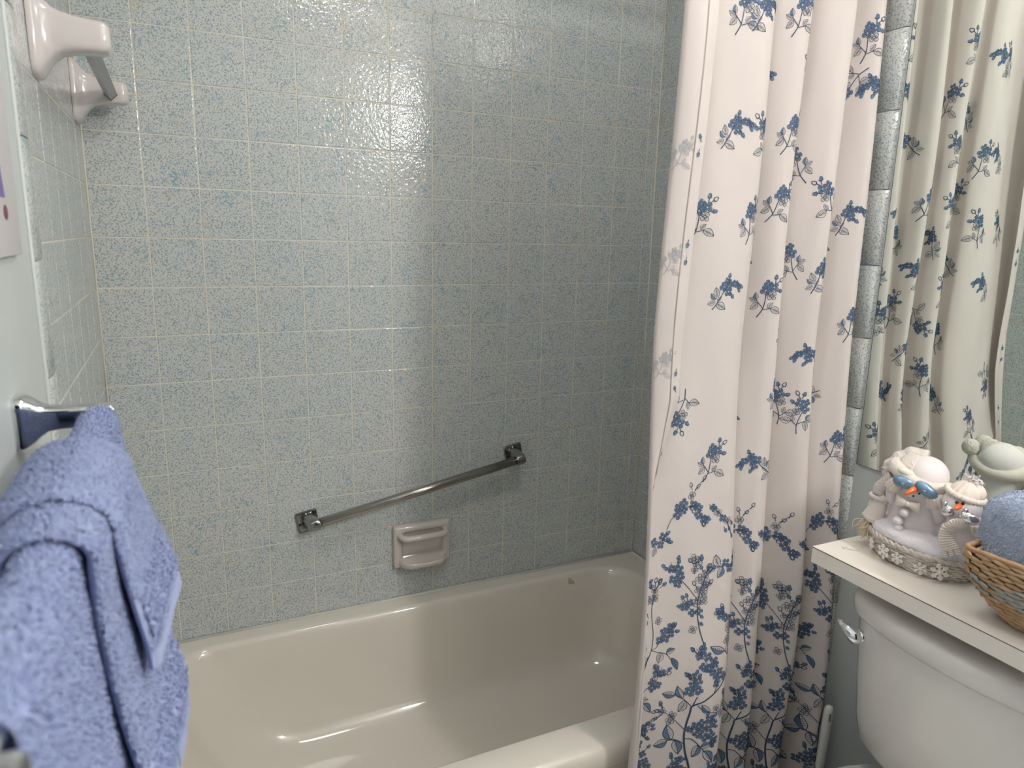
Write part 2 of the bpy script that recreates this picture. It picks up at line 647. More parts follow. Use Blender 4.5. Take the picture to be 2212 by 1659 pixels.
# ------------------------------------------------------------------ mirror, counter shelf
mi = thing('wall_mirror', 'large frameless mirror on the right wall reflecting the curtain', 'mirror', (PX, -1.4, .945))
MX = PX - .0052
b = MB()
b.add([(MX, -.786, .945), (MX, -2.35, .945), (MX, -2.35, 1.90), (MX, -.786, 1.90)], [(0, 1, 2, 3)])
b.build('mirror_glass', M['mirror'], mi, smooth=False)
b = MB()
b.box(((MX + .0004 + PX) / 2, -1.568, 1.4225), (PX - MX - .0006, 1.567, .957))
b.build('backing', M['mirror_edge'], mi, smooth=False)

sh = thing('counter_shelf', 'white laminate shelf fixed to the wall over the toilet tank', 'shelf', (1.34, -1.4, .82))
SX0, SY0, SY1, SZ = 1.2125, -.909, -2.0, .850
b = MB()
b.box(((SX0 + PX) / 2, (SY0 + SY1) / 2, SZ - .0006), (PX - SX0 - .001, SY0 - SY1, .0012))
b.build('laminate_top', M['laminate'], sh, smooth=False)
b = MB()
b.box(((SX0 + PX) / 2, (SY0 + SY1) / 2, SZ - .0019), (PX - SX0 - .0008, SY0 - SY1 + .0004, .0012))
b.build('dark_seam', M['seam'], sh, smooth=False, label='thin dark seam below the top')
b = MB()
b.box(((SX0 + PX) / 2, (SY0 + SY1) / 2, SZ - .0025 - .0145), (PX - SX0 - .001, SY0 - SY1, .029))
b.build('edge_band', M['laminate'], sh, smooth=False)

# ------------------------------------------------------------------ vanity lamp above the mirror
vl = thing('vanity_lamp', 'chrome vanity lamp with round frosted globes above the mirror', 'lamp', (PX, -2.17, 2.04))
b = MB()
b.box((PX - .012, -2.17, 2.04), (.022, .48, .09), .006)
b.build('back_plate', M['chrome'], vl)
for y in GLOBES_Y:
    b = MB()
    b.tube([(PX - .02, y, 2.04), (PX - .052, y, 2.04)], .02, 16)
    so_ = b.build('lamp_holder', M['chrome'], vl)
    b = MB()
    b.ball((PX - .090, y, 2.04), .043, 20, 12)
    b.build('globe', M['glass'], so_)

cl_ = thing('ceiling_fill_lamp', 'round frosted ceiling lamp added for fill light in front of the tub', 'lamp', (.74, -1.0, ZC))  # added above the view to brighten the tiled alcove evenly
b = MB()
b.tube([(.74, -1.0, ZC - .001), (.74, -1.0, ZC - .022)], .150, 40)
b.build('lamp_base', M['chrome'], cl_, angle=40)
b = MB()
rings = []
for z, r in ((-.022, .138), (-.035, .136), (-.052, .120), (-.066, .088), (-.074, .045), (-.076, .008)):
    rings.append([(.74 + r * math.cos(2 * PI * k / 36), -1.0 + r * math.sin(2 * PI * k / 36), ZC + z) for k in range(36)])
b.loft(rings, True, False, True)
b.build('glass_bowl', M['bowl'], cl_)
b = MB()
b.tube([(PL + .0015, -.7135, 0), (PL + .0015, -.7135, ZC)], .0032, 8)
struct(b.build('trim_3', M['paint']))

for k, x in enumerate((.0012, XR - .0012)):
    b = MB()
    b.tube([(x, -.0012, .40), (x, -.0012, ZC)], .0020, 6)
    struct(b.build('trim_%d' % (4 + k), M['grout']))
wl = thing('wall_lamp', 'long opal glass wall lamp high on the right wall near the curtain', 'lamp', (PX, -1.16, 2.16))
b = MB()
b.box((PX - .011, -1.16, 2.16), (.021, .22, .07), .004)
b.build('wall_plate', M['chrome'], wl)
b = MB()
b.tube([(PX - .058, -1.03, 2.16), (PX - .058, -1.04, 2.16), (PX - .058, -1.28, 2.16), (PX - .058, -1.29, 2.16)], [.028, .046, .046, .028], 24)
b.build('opal_glass', M['opal'], wl)

# ------------------------------------------------------------------ toilet
TO = thing('toilet', 'white toilet with its tank below the white shelf', 'toilet', (1.2, -1.16, 0))
yc = -1.16


def bow(x_back, x_side, x_mid, hw, z, r=.03, n=28):
    """outline of the tank: straight back, bowed front, rounded corners; counter-clockwise from back right"""
    P = []
    for k in range(n + 1):
        t = -1 + 2 * k / n
        y = yc + hw * t
        e = abs(t)
        x = x_mid + (x_side - x_mid) * e ** 2.2
        edge = hw * (1 - e)
        if edge < r:
            x += r - math.sqrt(max(0, r * r - (r - edge) ** 2))
        P.append((x, y, z))
    P = [(x_back, yc - hw + .001, z)] + P + [(x_back, yc + hw - .001, z)]
    return P


b = MB()
rings = []
for z, hw, xs, xm in ((.440, .120, 1.335, 1.310), (.447, .142, 1.318, 1.288), (.460, .156, 1.304, 1.268), (.485, .178, 1.294, 1.254), (.53, .184, 1.288, 1.246), (.62, .190, 1.282, 1.238), (.70, .194, 1.278, 1.232), (.745, .196, 1.277, 1.230)):
    rings.append(bow(1.464, xs, xm, hw, z))
b.loft(rings, True, True, True)
tank = b.build('tank', M['toilet'], TO, angle=50)
b = MB()
rings = []
for z, g in ((.738, -.003), (.740, .006), (.748, .011), (.766, .012), (.776, .010), (.782, .005), (.7845, -.005), (.785, -.03)):
    rings.append(bow(1.4655, 1.276 - g, 1.231 - g, .197 + g, z, .045))
b.loft(rings, True, True, True)
b.build('tank_lid', M['toilet'], TO, angle=55)
b = MB()
# flush lever: round boss and a leaf shaped arm pointing at the tub
boss = [(1.272, -.998, .7010), (1.250, -.998, .7010)]
b.tube(boss, [.013, .0115], 18)
pts = [(1.250, -1.004, .695), (1.246, -1.002, .698), (1.242, -.996, .705), (1.239, -.988, .711), (1.238, -.979, .7155), (1.238, -.968, .7185), (1.240, -.958, .7200)]
b.tube(pts, [.0070, .0115, .0130, .0115, .0086, .0052, .0016], 14, squash=.65)
b.build('flush_lever', M['chrome'], TO, label='chrome lever')
# bowl and seat
b = MB()
rings = []


def egg(z, x0, x1, hw, n=36):
    P = []
    for k in range(n):
        a = 2 * PI * k / n
        cx = math.cos(a)
        x = (x0 + x1) / 2 + (x1 - x0) / 2 * math.copysign(abs(cx) ** .85, cx)
        wv = hw * (abs(math.sin(a)) ** .8) * (1 + .10 * cx)
        P.append((x, yc + math.copysign(wv, math.sin(a)), z))
    return P


for z, x0, x1, hw in ((0, .93, 1.40, .105), (.03, .93, 1.40, .105), (.10, .95, 1.38, .10), (.20, .90, 1.36, .115), (.30, .82, 1.40, .155), (.37, .78, 1.42, .180), (.405, .775, 1.43, .186), (.415, .785, 1.42, .176), (.41, .84, 1.15, .13), (.30, .90, 1.10, .08)):
    rings.append(egg(z, x0, x1, hw))
b.loft(rings, True, True, True)
b.build('bowl', M['toilet'], TO)


def lid_ring(z, ins):
    x0, x1, hw = .735 + ins, 1.170 - ins, .188 - ins
    P = []
    n = 48
    for k in range(n):
        a = 2 * PI * k / n
        cx, sy = math.cos(a), math.sin(a)
        if cx > 0:
            x = .98 + (x1 - .98) * cx ** .42
            y = hw * math.copysign(abs(sy) ** .42, sy) * (1 - .19 * ((x - .98) / .19) ** 1.6)
        else:
            x = .98 + (.98 - x0) * cx
            y = hw * math.copysign(abs(sy) ** .9, sy)
        P.append((x, yc + y, z))
    return P


b = MB()
b.loft([lid_ring(z, i) for z, i in ((.418, .012), (.422, .004), (.438, .002), (.442, .010))], True, True, True)
b.build('seat_ring', M['seat'], TO, angle=50)
b = MB()
b.loft([lid_ring(z, i) for z, i in ((.444, .008), (.447, .001), (.464, .0), (.472, .004), (.477, .012), (.4795, .03), (.480, .09))], True, True, True)
b.build('toilet_lid', M['seat'], TO, angle=60)
for s in (-1, 1):
    b = MB()
    b.tube([(1.182, yc + s * .075 - .02, .452), (1.182, yc + s * .075 + .02, .452)], .014, 14)
    b.tube([(1.187, yc + s * .075, .452), (1.187, yc + s * .075, .405)], .014, 14)
    b.build('hinge', M['seat'], TO)

# ------------------------------------------------------------------ toilet brush
tb = thing('toilet_brush', 'white plastic toilet brush standing between curtain and toilet tank', 'toilet brush', (1.372, -.862, 0))
hx, hy = 1.372, -.862
b = MB()
prof = [(.268, .0058), (.275, .0095), (.285, .0108), (.35, .0112), (.405, .0116), (.418, .0112), (.4245, .0085), (.427, .003)]
rings = []
for z, r in prof:
    lean = (z - .27) * .05
    rings.append([(hx + lean + r * math.cos(2 * PI * k / 18), hy + r * .8 * math.sin(2 * PI * k / 18), z) for k in range(18)])
b.loft(rings, True, True, True)
hd = b.build('handle', M['plastic'], tb)
b = MB()
b.box((hx + .0052 - .0022, hy - .0083, .404), (.0052, .0030, .020), .0012, Matrix.Rotation(.35, 3, 'Z'))
b.build('hanging_slot', mat('slot_shadow', srgb(120, 108, 98), .6), hd, label='oval slot in the handle')
b = MB()
b.tube([(hx, hy, .13), (hx, hy, .275)], .0056, 12)
b.build('stem', M['plastic'], tb)
b = MB()
rings = []
for z, r in ((0, .046), (.006, .05), (.05, .050), (.13, .044), (.135, .042), (.135, .036), (.06, .038)):
    rings.append([(hx + r * math.cos(2 * PI * k / 24), hy + r * math.sin(2 * PI * k / 24), z) for k in range(24)])
b.loft(rings, True, True, False)
b.build('brush_pot', M['plastic'], tb)

# ------------------------------------------------------------------ picture on the left wall
pc = thing('wall_card', 'white glossy card with purple print on the left wall', 'picture', (0, -.93, 1.5))
b = MB()
b.box((PL + .0038, -.955, 1.60), (.007, .30, .44), .0012)
b.build('card', M['paper'], pc)
b = MB()
xx = PL + .0076
b.add([(xx, -.868 - .016 * math.sin(t * 3), 1.44 + .2 * t) for t in np.linspace(0, 1, 12)] + [(xx, -.895 - .02 * math.sin(t * 2.2), 1.44 + .2 * t) for t in np.linspace(0, 1, 12)],
      [(i, i + 1, 13 + i, 12 + i) for i in range(11)])
b.build('purple_ribbon', M['purple'], pc)
b = MB()
b.ball((xx - .0002, -.872, 1.425), (.0006, .011, .008), 14, 8)
b.build('berry_spot', M['berry'], pc)

# ------------------------------------------------------------------ chrome towel rail on the left wall
tr_ = thing('towel_rail', 'polished chrome towel rail on the left wall carrying the blue towels', 'towel rail', (0, -1.19, 1.21))
RB = Vector((.0720, 0, 1.2075))
YR0, YR1 = -.906, -1.505
for y in (YR0, YR1):
    b = MB()
    rings = []
    for x, hz, hy_, dz in ((PL, .0290, .021, 0), (.000, .0290, .021, 0), (.004, .0275, .0195, 0), (.010, .0235, .0165, 0), (.016, .0180, .0145, .001), (.023, .0135, .0130, .002), (.034, .0122, .0110, .002), (.060, .0118, .0105, .002), (.082, .0115, .0100, .002), (.0855, .0085, .0095, .002), (.0865, .005, .006, .002)):
        ring = []
        for k in range(24):
            a = 2 * PI * k / 24
            cy = math.copysign(abs(math.cos(a)) ** .35, math.cos(a))
            cz = math.copysign(abs(math.sin(a)) ** .35, math.sin(a))
            ring.append((x * (1.0 if y == YR0 else 1.10) if x > 0 else x, y + hy_ * cy, 1.2075 + dz + hz * cz))
        rings.append(ring)
    b.loft(rings, True, True, True)
    b.build('rail_post', M['chrome'], tr_, angle=45)
b = MB()
b.tube([(RB.x, YR0 - .006, RB.z + .001), (RB.x, YR1 + .006, RB.z + .001)], .0085, 16)
b.build('rail_bar', M['chrome'], tr_)

# ------------------------------------------------------------------ towels over the rail


def grid_mesh(b, G, mi=0, flip=False):
    k, n = G.shape[:2]
    idx = np.arange(k * n).reshape(k, n)
    F = np.stack([idx[:-1, :-1], idx[:-1, 1:], idx[1:, 1:], idx[1:, :-1]], -1).reshape(-1, 4)
    if flip:
        F = F[:, ::-1]
    b.add(G.reshape(-1, 3), F.tolist(), mi)


def grid_normals(G):
    du = np.gradient(G, axis=1)
    dv = np.gradient(G, axis=0)
    n = np.cross(du, dv)
    n /= np.maximum(np.linalg.norm(n, axis=-1, keepdims=True), 1e-12)
    return n


def terry(b, G, N, count, h=.0034, wd=.0009, where=None, mi=0, lay=None):
    """loops of pile: little bent ribbons standing on the surface grid G with normals N"""
    k, n = G.shape[:2]
    # choose cells by area
    e1 = np.linalg.norm(np.cross(G[1:, :-1] - G[:-1, :-1], G[:-1, 1:] - G[:-1, :-1]), axis=-1)
    if where is not None:
        e1 = e1 * where(G[:-1, :-1])
    p = (e1 / e1.sum()).ravel()
    cell = rng.choice(p.size, count, p=p)
    i, j = np.unravel_index(cell, e1.shape)
    a, c = rng.random(count)[:, None], rng.random(count)[:, None]

    def bl(A):
        return (A[i, j] * (1 - a) * (1 - c) + A[i + 1, j] * a * (1 - c) + A[i, j + 1] * (1 - a) * c + A[i + 1, j + 1] * a * c)
    P = bl(G)
    Nn = bl(N)
    Nn /= np.linalg.norm(Nn, axis=1, keepdims=True)
    R = rng.normal(size=(count, 3))
    if lay is not None:
        R = R + np.array(lay)
    Tt = R - Nn * (R * Nn).sum(1, keepdims=True)
    Tt /= np.linalg.norm(Tt, axis=1, keepdims=True)
    S = np.cross(Nn, Tt)
    hh = h * rng.uniform(.6, 1.15, (count, 1))
    ww = wd * rng.uniform(.7, 1.3, (count, 1)) * .5
    c0 = P - Nn * .0004
    c1 = P + Nn * hh * .72 + Tt * hh * .18
    c2 = P + Nn * hh * .86 + Tt * hh * .62
    c3 = P + Nn * hh * .50 + Tt * hh * .95
    V = np.stack([c0 - S * ww, c0 + S * ww, c1 - S * ww, c1 + S * ww, c2 - S * ww, c2 + S * ww, c3 - S * ww * .6, c3 + S * ww * .6], 1).reshape(-1, 3)
    o = np.arange(count)[:, None] * 8
    F = np.concatenate([o + np.array([[0, 1, 3, 2]]), o + np.array([[2, 3, 5, 4]]), o + np.array([[4, 5, 7, 6]])])
    b.add(V, F.tolist(), mi)


def towel_path(r, zf, zb, sf, sb, xcap, ns=(46, 18, 90), rv=None, pw=1.0):
    rv = rv or r
    zc = RB.z + .001
    xb = RB.x
    P = []
    for z in np.linspace(zb, zc, ns[0], endpoint=False):
        P.append((max(PL + .006, xb - r * .92 - .0013 - sb * (zc - z)), z))
    for a in np.linspace(PI, 0, ns[1], endpoint=False):
        P.append((xb + r * math.cos(a), zc + rv * math.sin(a)))
    for z in np.linspace(zc, zf, ns[2]):
        d = sf * (zc - z) ** pw
        x = xb + r + d
        if x > xcap - .012:
            x = xcap - .012 + .012 * (1 - math.exp(-(x - xcap + .012) / .012))
        P.append((x, z))
    return np.array(P)


def drape(name, label, y0, y1, r, thick, zf, zb, sf, sb, xcap, loops, wob=0.0, borders=(), hem=None, seed=0, far_pinch=0.0, rv=None, pw=1.0, twist=0.0):
    rv = rv or r
    t = thing(name, label, 'towel', (RB.x, (y0 + y1) / 2, RB.z), 'blue towels on the chrome rail')
    po = towel_path(r, zf, zb, sf, sb, xcap, rv=rv, pw=pw)
    pi_ = towel_path(r - thick, zf, zb, sf, sb, xcap - thick, rv=rv - thick, pw=pw)
    ny = 56
    rs = np.random.default_rng(seed)
    ph = rs.uniform(0, 6, 6)
    ys = np.linspace(0, 1, ny)
    outer = np.zeros((ny, len(po), 3))
    inner = np.zeros((ny, len(po), 3))
    s = np.linspace(0, 1, len(po))
    drop = np.clip(RB.z - po[:, 1], 0, 1)
    front = (np.arange(len(po)) > 64)
    for k, tt in enumerate(ys):
        e = min(tt, 1 - tt) * abs(y1 - y0)
        rnd = math.sqrt(max(0.0, 1 - (1 - min(1, e / .008)) ** 2))
        y = y0 + (y1 - y0) * tt
        wv = wob * (np.sin(tt * 7 + ph[0] + drop * 5) * .6 + np.sin(tt * 15 + ph[1] - drop * 8) * .4) * np.minimum(1, drop / .08)
        yy = y + .006 * np.sin(drop * 9 + ph[2]) * (1 if tt < .5 else .7) + (.012 * drop if tt > .5 else -.0 * drop)
        pin = 1 - far_pinch * math.exp(-tt / .10)
        wv = wv - twist * tt * drop
        xo = po[:, 0] + np.where(front, wv, 0)
        xi = pi_[:, 0] + np.where(front, wv, 0)
        mid = (xo + xi) / 2
        midz = (po[:, 1] + pi_[:, 1]) / 2
        outer[k, :, 0] = mid + (xo - mid) * rnd - np.where(front, (1 - pin) * drop * .1, 0)
        outer[k, :, 2] = midz + (po[:, 1] - midz) * rnd
        inner[k, :, 0] = mid + (xi - mid) * rnd - np.where(front, (1 - pin) * drop * .1, 0)
        inner[k, :, 2] = midz + (pi_[:, 1] - midz) * rnd
        outer[k, :, 1] = yy
        inner[k, :, 1] = yy
    N = grid_normals(outer)
    if N[ny // 2, 100, 0] < 0:
        N = -N
    bump = (rs.random((ny, len(po))) - .5) * .0008
    outer += N * bump[..., None]
    b = MB()
    ring = np.concatenate([outer, inner[:, ::-1]], 1)
    ring = np.concatenate([ring, ring[:, :1]], 1)
    grid_mesh(b, ring)
    # the loops grow outside the woven borders and hems
    bands = list(borders) + ([hem] if hem else [])

    def where(Q):
        m = np.ones(Q.shape[:2])
        f = Q[..., 0] > RB.x
        for (za, zb_) in bands:
            m = np.where(f & (Q[..., 2] > za) & (Q[..., 2] < zb_), 0.0, m)
        m = np.where(f, m, m * .35)
        return np.where(Q[..., 2] > .80, m, .02)
    terry(b, outer, N, loops, where=where, lay=(0, 0, -.6))
    # selvedges at both ends carry pile as well
    b.build('terry_body', M['towel'], t)
    for (za, zb_) in borders:
        rowsel = [q for q in range(65, len(po)) if za - .004 <= po[q, 1] <= zb_ + .004]
        G = outer[1:-1][:, rowsel] + N[1:-1][:, rowsel] * .0006
        # resample densely for the woven blocks
        kk, nn = G.shape[:2]
        A = np.linspace(0, kk - 1, 110)
        B_ = np.linspace(0, nn - 1, 28)
        i0 = np.clip(A.astype(int), 0, kk - 2)
        j0 = np.clip(B_.astype(int), 0, nn - 2)
        fa = (A - i0)[:, None, None]
        fb = (B_ - j0)[None, :, None]
        Gd = G[i0][:, j0] * (1 - fa) * (1 - fb) + G[i0 + 1][:, j0] * fa * (1 - fb) + G[i0][:, j0 + 1] * (1 - fa) * fb + G[i0 + 1][:, j0 + 1] * fa * fb
        Nd = grid_normals(Gd)
        if Nd[50, 10, 0] < 0:
            Nd = -Nd
        ii, jj = np.meshgrid(np.arange(110), np.arange(28), indexing='ij')
        blocks = ((np.sin(ii * .75) * np.sin(jj * .9)) > .05) * 1.0
        blocks[:, :2] = 0
        blocks[:, -2:] = 0
        bb = MB()
        Gd = Gd + Nd * (blocks * .0022)[..., None]
        grid_mesh(bb, Gd)
        terry(bb, Gd, Nd, 2600, h=.0026, where=lambda Q: blocks[:-1, :-1] + .02)
        bb.build('woven_border', M['towel'], t, label='raised woven border')
    if hem:
        za, zb_ = hem
        rowsel = [q for q in range(65, len(po)) if za - .004 <= po[q, 1] <= zb_ + .004]
        G = outer[1:-1][:, rowsel] + N[1:-1][:, rowsel] * .0003
        bb = MB()
        grid_mesh(bb, G)
        bb.build('flat_hem', M['towel_hem'], t, label='flat smooth hem')
    return t


drape('bath_towel', 'longest blue towel, undermost on the rail, hanging out at the near post', -.918, -1.470, .0165, .0060, .66, .72, .09, .09, .116, 115000, wob=.0018, seed=3, rv=.0150)
drape('hand_towel', 'middle one of the stacked blue towels on the rail, showing its border by the tub', -1.118, -1.305, .0300, .0080, .978, 1.00, .46, .10, .1450, 60000, wob=.0012, borders=((1.008, 1.056),), hem=(.978, 1.003), seed=5, rv=.0235, pw=1.5, twist=.085)
drape('face_towel', 'short blue towel topmost on the rail with a woven border', -1.122, -1.262, .0385, .0080, 1.098, 1.10, .40, .12, .1500, 52000, wob=.0008, borders=((1.120, 1.158),), hem=(1.098, 1.116), seed=8, rv=.0315, pw=1.1, twist=.16)

# ------------------------------------------------------------------ shower curtain
FOLDS = np.array([(0.9901, -0.7593), (0.9639, -0.761), (0.94, -0.747), (0.9473, -0.7317), (0.9824, -0.7307), (1.0312, -0.7419), (1.0844, -0.7575), (1.1254, -0.7611), (1.1476, -0.7451), (1.1412, -0.7146), (1.1543, -0.7078), (1.1812, -0.7282), (1.2079, -0.7505), (1.2321, -0.7517), (1.241, -0.7265), (1.2368, -0.7032), (1.2554, -0.6989), (1.2835, -0.7234), (1.3116, -0.7529), (1.3336, -0.7589), (1.3425, -0.7358), (1.3422, -0.7128), (1.3659, -0.7089), (1.3934, -0.7375), (1.4151, -0.7625), (1.433, -0.7592), (1.442, -0.735), (1.4375, -0.7116)])


def catmull(P, n):
    out = []
    Q = np.vstack([2 * P[0] - P[1], P, 2 * P[-1] - P[-2]])
    for i in range(1, len(Q) - 2):
        for t in np.arange(n) / n:
            a, b, c, d = Q[i - 1:i + 3]
            out.append(.5 * ((2 * b) + (-a + c) * t + (2 * a - 5 * b + 4 * c - d) * t * t + (-a + 3 * b - 3 * c + d) * t ** 3))
    out.append(P[-1])
    return np.array(out)


CV = catmull(FOLDS, 24)
CU = np.r_[0, np.cumsum(np.linalg.norm(np.diff(CV, axis=0), axis=1))]
UT = CU[-1]
U_TURN, X_TURN, Y_TURN = CU[44], CV[44, 0], CV[44, 1]


def sm(a, b, x):
    t = np.clip((x - a) / (b - a), 0, 1)
    return t * t * (3 - 2 * t)


def curtain_xyz(u, z):
    """a point of the cloth: u metres along its width, z its height"""
    u = np.asarray(u, float)
    z = np.asarray(z, float)
    x = np.interp(u, CU, CV[:, 0])
    y = np.interp(u, CU, CV[:, 1])
    # the turned leading edge lies in front above and slips behind the cloth below
    fl = u < U_TURN
    sx = np.interp(z, [.84, .95, 1.12], [.12, .10, 1.0])
    sy = np.interp(z, [.84, .95, 1.12], [-.3, 0.0, 1.0])
    x = np.where(fl, X_TURN + (x - X_TURN) * sx, x)
    y = np.where(fl, Y_TURN + (y - Y_TURN) * sy, y)
    k = (x - .94) / (1.447 - .94)
    top = sm(1.2, 1.9, z)
    bot = 1 - sm(.3, 1.2, z)
    x = x + top * (.022 * (1 - k) - .002 * k) + bot * (-.038 * (1 - k) - .042 * k)
    ym = -.738
    y = ym + (y - ym) * (1 + .22 * bot - .05 * top)
    y = y - .066 * (1 - sm(.42, 1.25, z))
    y = y + .006 * np.sin(u * 11 + z * 3.1) + .004 * np.sin(u * 23 - z * 5.3 + 1) + .0015 * np.sin(u * 60 + z * 9)
    x = x + .004 * np.sin(z * 4.2 + u * 9) * np.clip(k * 4, 0, 1) * np.clip((1 - k) * 4, 0, 1)
    return np.stack([x, y, z], -1)


def cloth_n(u, z):
    e = .0015
    du = curtain_xyz(np.asarray(u) + e, z) - curtain_xyz(np.asarray(u) - e, z)
    dz = curtain_xyz(u, np.asarray(z) + e) - curtain_xyz(u, np.asarray(z) - e)
    n = np.cross(du, dz)
    return n / np.linalg.norm(n, axis=-1, keepdims=True)


sc_ = thing('shower_curtain', 'white shower curtain with blue flower print beside the tub', 'shower curtain', (1.18, -.76, 0))
ZB, ZT = .145, 1.985
b = MB()
U_, Z_ = np.meshgrid(np.linspace(.0005, UT - .0005, 380), np.linspace(ZB, ZT, 200))
G = curtain_xyz(U_, Z_)
grid_mesh(b, G, 0)


class Print:
    """flat printing on the cloth, drawn in cloth metres"""

    def __init__(self):
        self.P = []

    def poly(self, pts, mi, side=1, off=.0007):
        pts = np.array(pts, float)
        if (pts[:, 0] < .002).any() or (pts[:, 0] > UT - .002).any() or (pts[:, 1] < ZB + .004).any() or (pts[:, 1] > ZT).any():
            return
        X = curtain_xyz(pts[:, 0], pts[:, 1]) + cloth_n(pts[:, 0], pts[:, 1]) * off * side
        n = len(pts)
        self.P.append((X, n, mi))

    def stroke(self, pts, w, mi, side=1):
        pts = np.array(pts, float)
        w = np.asarray(w, float) * 1.25 + .00012
        if len(pts) < 2:
            return
        w = np.asarray(w, float) * np.ones(len(pts))
        d = np.gradient(pts, axis=0)
        d /= np.maximum(np.linalg.norm(d, axis=1, keepdims=True), 1e-9)
        n = np.stack([-d[:, 1], d[:, 0]], 1)
        a = pts + n * w[:, None] / 2
        c = pts - n * w[:, None] / 2
        for i in range(len(pts) - 1):
            self.poly([a[i], c[i], c[i + 1], a[i + 1]], mi, side, .0008)

    def curve(self, P, w, mi, n=7, side=1):
        P = np.array(P, float)
        if len(P) > 2:
            Q = catmull(P, n)
        else:
            Q = np.linspace(P[0], P[1], n)
        self.stroke(Q, np.linspace(w if not hasattr(w, '__len__') else w[0], w if not hasattr(w, '__len__') else w[1], len(Q)), mi, side)

    def flower(self, c, r, rot, full=True, mi=(1, 2), side=1):
        c = np.array(c)
        for k in range(4):
            a = rot + k * PI / 2
            d = np.array([math.cos(a), math.sin(a)])
            n = np.array([-d[1], d[0]])
            pt = []
            for q in range(10):
                t = 2 * PI * q / 10
                l = .56 + .44 * math.cos(t)
                wv = .50 * math.sin(t) * (.78 + .22 * math.cos(t))
                pt.append(c + d * r * (l * .92 + .08) + n * r * wv)
            if full:
                self.poly(pt, mi[0], side)
                self.stroke([c + d * r * .3, c + d * r * .75], r * .09, mi[1], side)
                self.stroke(pt + pt[:1], r * .07, mi[1], side)
            else:
                self.stroke(pt + pt[:1], r * .075, mi[1], side)
                self.stroke([c + d * r * .3, c + d * r * .65], r * .07, mi[1], side)

    def bud(self, c, ang, r, full=True, mi=(1, 2), side=1):
        c = np.array(c)
        d = np.array([math.cos(ang), math.sin(ang)])
        n = np.array([-d[1], d[0]])
        pt = [c + d * r * (1.1 * math.cos(t)) + n * r * .72 * math.sin(t) * (1 - .3 * math.cos(t)) for t in np.linspace(0, 2 * PI, 9, endpoint=False)]
        if full:
            self.poly(pt, mi[0], side)
            self.stroke(pt[5:9], r * .2, mi[1], side)
        else:
            self.stroke(pt + pt[:1], r * .2, mi[1], side)
        self.stroke([c - d * r, c - d * r * 2.6], r * .22, mi[1], side)
        for s in (-1, 1):
            self.stroke([c - d * r * 1.0, c - d * r * .5 + n * s * r * .9], r * .22, mi[1], side)

    def leaf(self, c, ang, L, style='line', bend=.15, mi=(1, 2), wid=.30, side=1):
        c = np.array(c)
        d = np.array([math.cos(ang), math.sin(ang)])
        n = np.array([-d[1], d[0]])
        t = np.linspace(0, 1, 9)
        mid = c + np.outer(t, d) * L + np.outer(np.sin(t * PI) * bend * L * .5, n)
        wv = np.sin(t ** .85 * PI) * wid * L
        up = mid + n * wv[:, None]
        lo = mid - n * wv[:, None]
        if style != 'line':
            for i in range(8):
                self.poly([mid[i], mid[i + 1], up[i + 1], up[i]] if i else [mid[0], mid[1], up[1]], mi[0], side, .0006)
        if style == 'full':
            for i in range(8):
                self.poly([lo[i], lo[i + 1], mid[i + 1], mid[i]] if i else [mid[0], lo[1], mid[1]], mi[0], side, .0006)
        self.stroke(up, L * .028, mi[1], side)
        self.stroke(lo, L * .028, mi[1], side)
        self.stroke(mid, L * .024, mi[1], side)
        for i in (2, 3, 4, 5):
            self.stroke([mid[i], mid[i] + (lo[i + 1] - mid[i]) * .7], L * .018, mi[1], side)
            if style == 'line':
                self.stroke([mid[i], mid[i] + (up[i + 1] - mid[i]) * .5], L * .018, mi[1], side)

    def sprig(self, c, ang=0.0, s=1.0, flip=1, kind=0, full=True, mi=(1, 2), side=1):
        ca, sa = math.cos(ang), math.sin(ang)

        def X(a, z):
            a *= flip
            return (c[0] + s * (ca * a - sa * z), c[1] + s * (sa * a + ca * z))

        def A(q):
            return (q if flip > 0 else PI - q) + ang
        if kind == 0:
            self.curve([X(-.010, -.038), X(-.003, -.026), X(0, -.016), X(.002, .002)], (.0012 * s, .0008 * s), mi[1], side=side)
            self.curve([X(-.001, -.022), X(-.007, -.014), X(-.012, -.008)], .0008 * s, mi[1], side=side)
            self.curve([X(-.002, -.024), X(.006, -.022), X(.012, -.020)], .0008 * s, mi[1], side=side)
            for p, a, L, st in (((-.011, -.009), 2.7, .013, 'line'), ((-.011, -.007), 1.75, .013, 'half'), ((-.010, -.012), 4.0, .016, 'line'), ((.010, -.021), -.45, .020, 'line'), ((.006, -.020), .85, .012, 'line')):
                self.leaf(X(*p), A(a), L * s, st, mi=mi, side=side)
            for p, r, q, fl in (((.001, .010), .0086, .4, True), ((.014, .016), .0086, .9, True), ((.011, .001), .0080, .7, False), ((.004, .022), .0066, .2, True)):
                self.flower(X(*p), r * s, q + ang, full and fl, mi, side)
            for p, q, fl in (((.016, .034), 1.5, True), ((.027, .029), .6, False), ((.027, .010), .1, True)):
                self.bud(X(*p), A(q), .0042 * s, full and fl, mi, side)
        else:
            self.curve([X(-.026, -.030), X(-.020, -.022), X(-.012, -.008), X(-.004, .006), X(.010, .016), (X(.028, .012))], (.0012 * s, .0007 * s), mi[1], side=side)
            for p, a, L, st in (((-.020, -.020), -.5, .020, 'line'), ((-.018, -.016), .8, .010, 'line'), ((-.020, -.012), 2.4, .013, 'half'), ((-.017, -.008), 1.9, .016, 'line'), ((-.022, -.016), 3.5, .013, 'line')):
                self.leaf(X(*p), A(a), L * s, st, mi=mi, side=side)
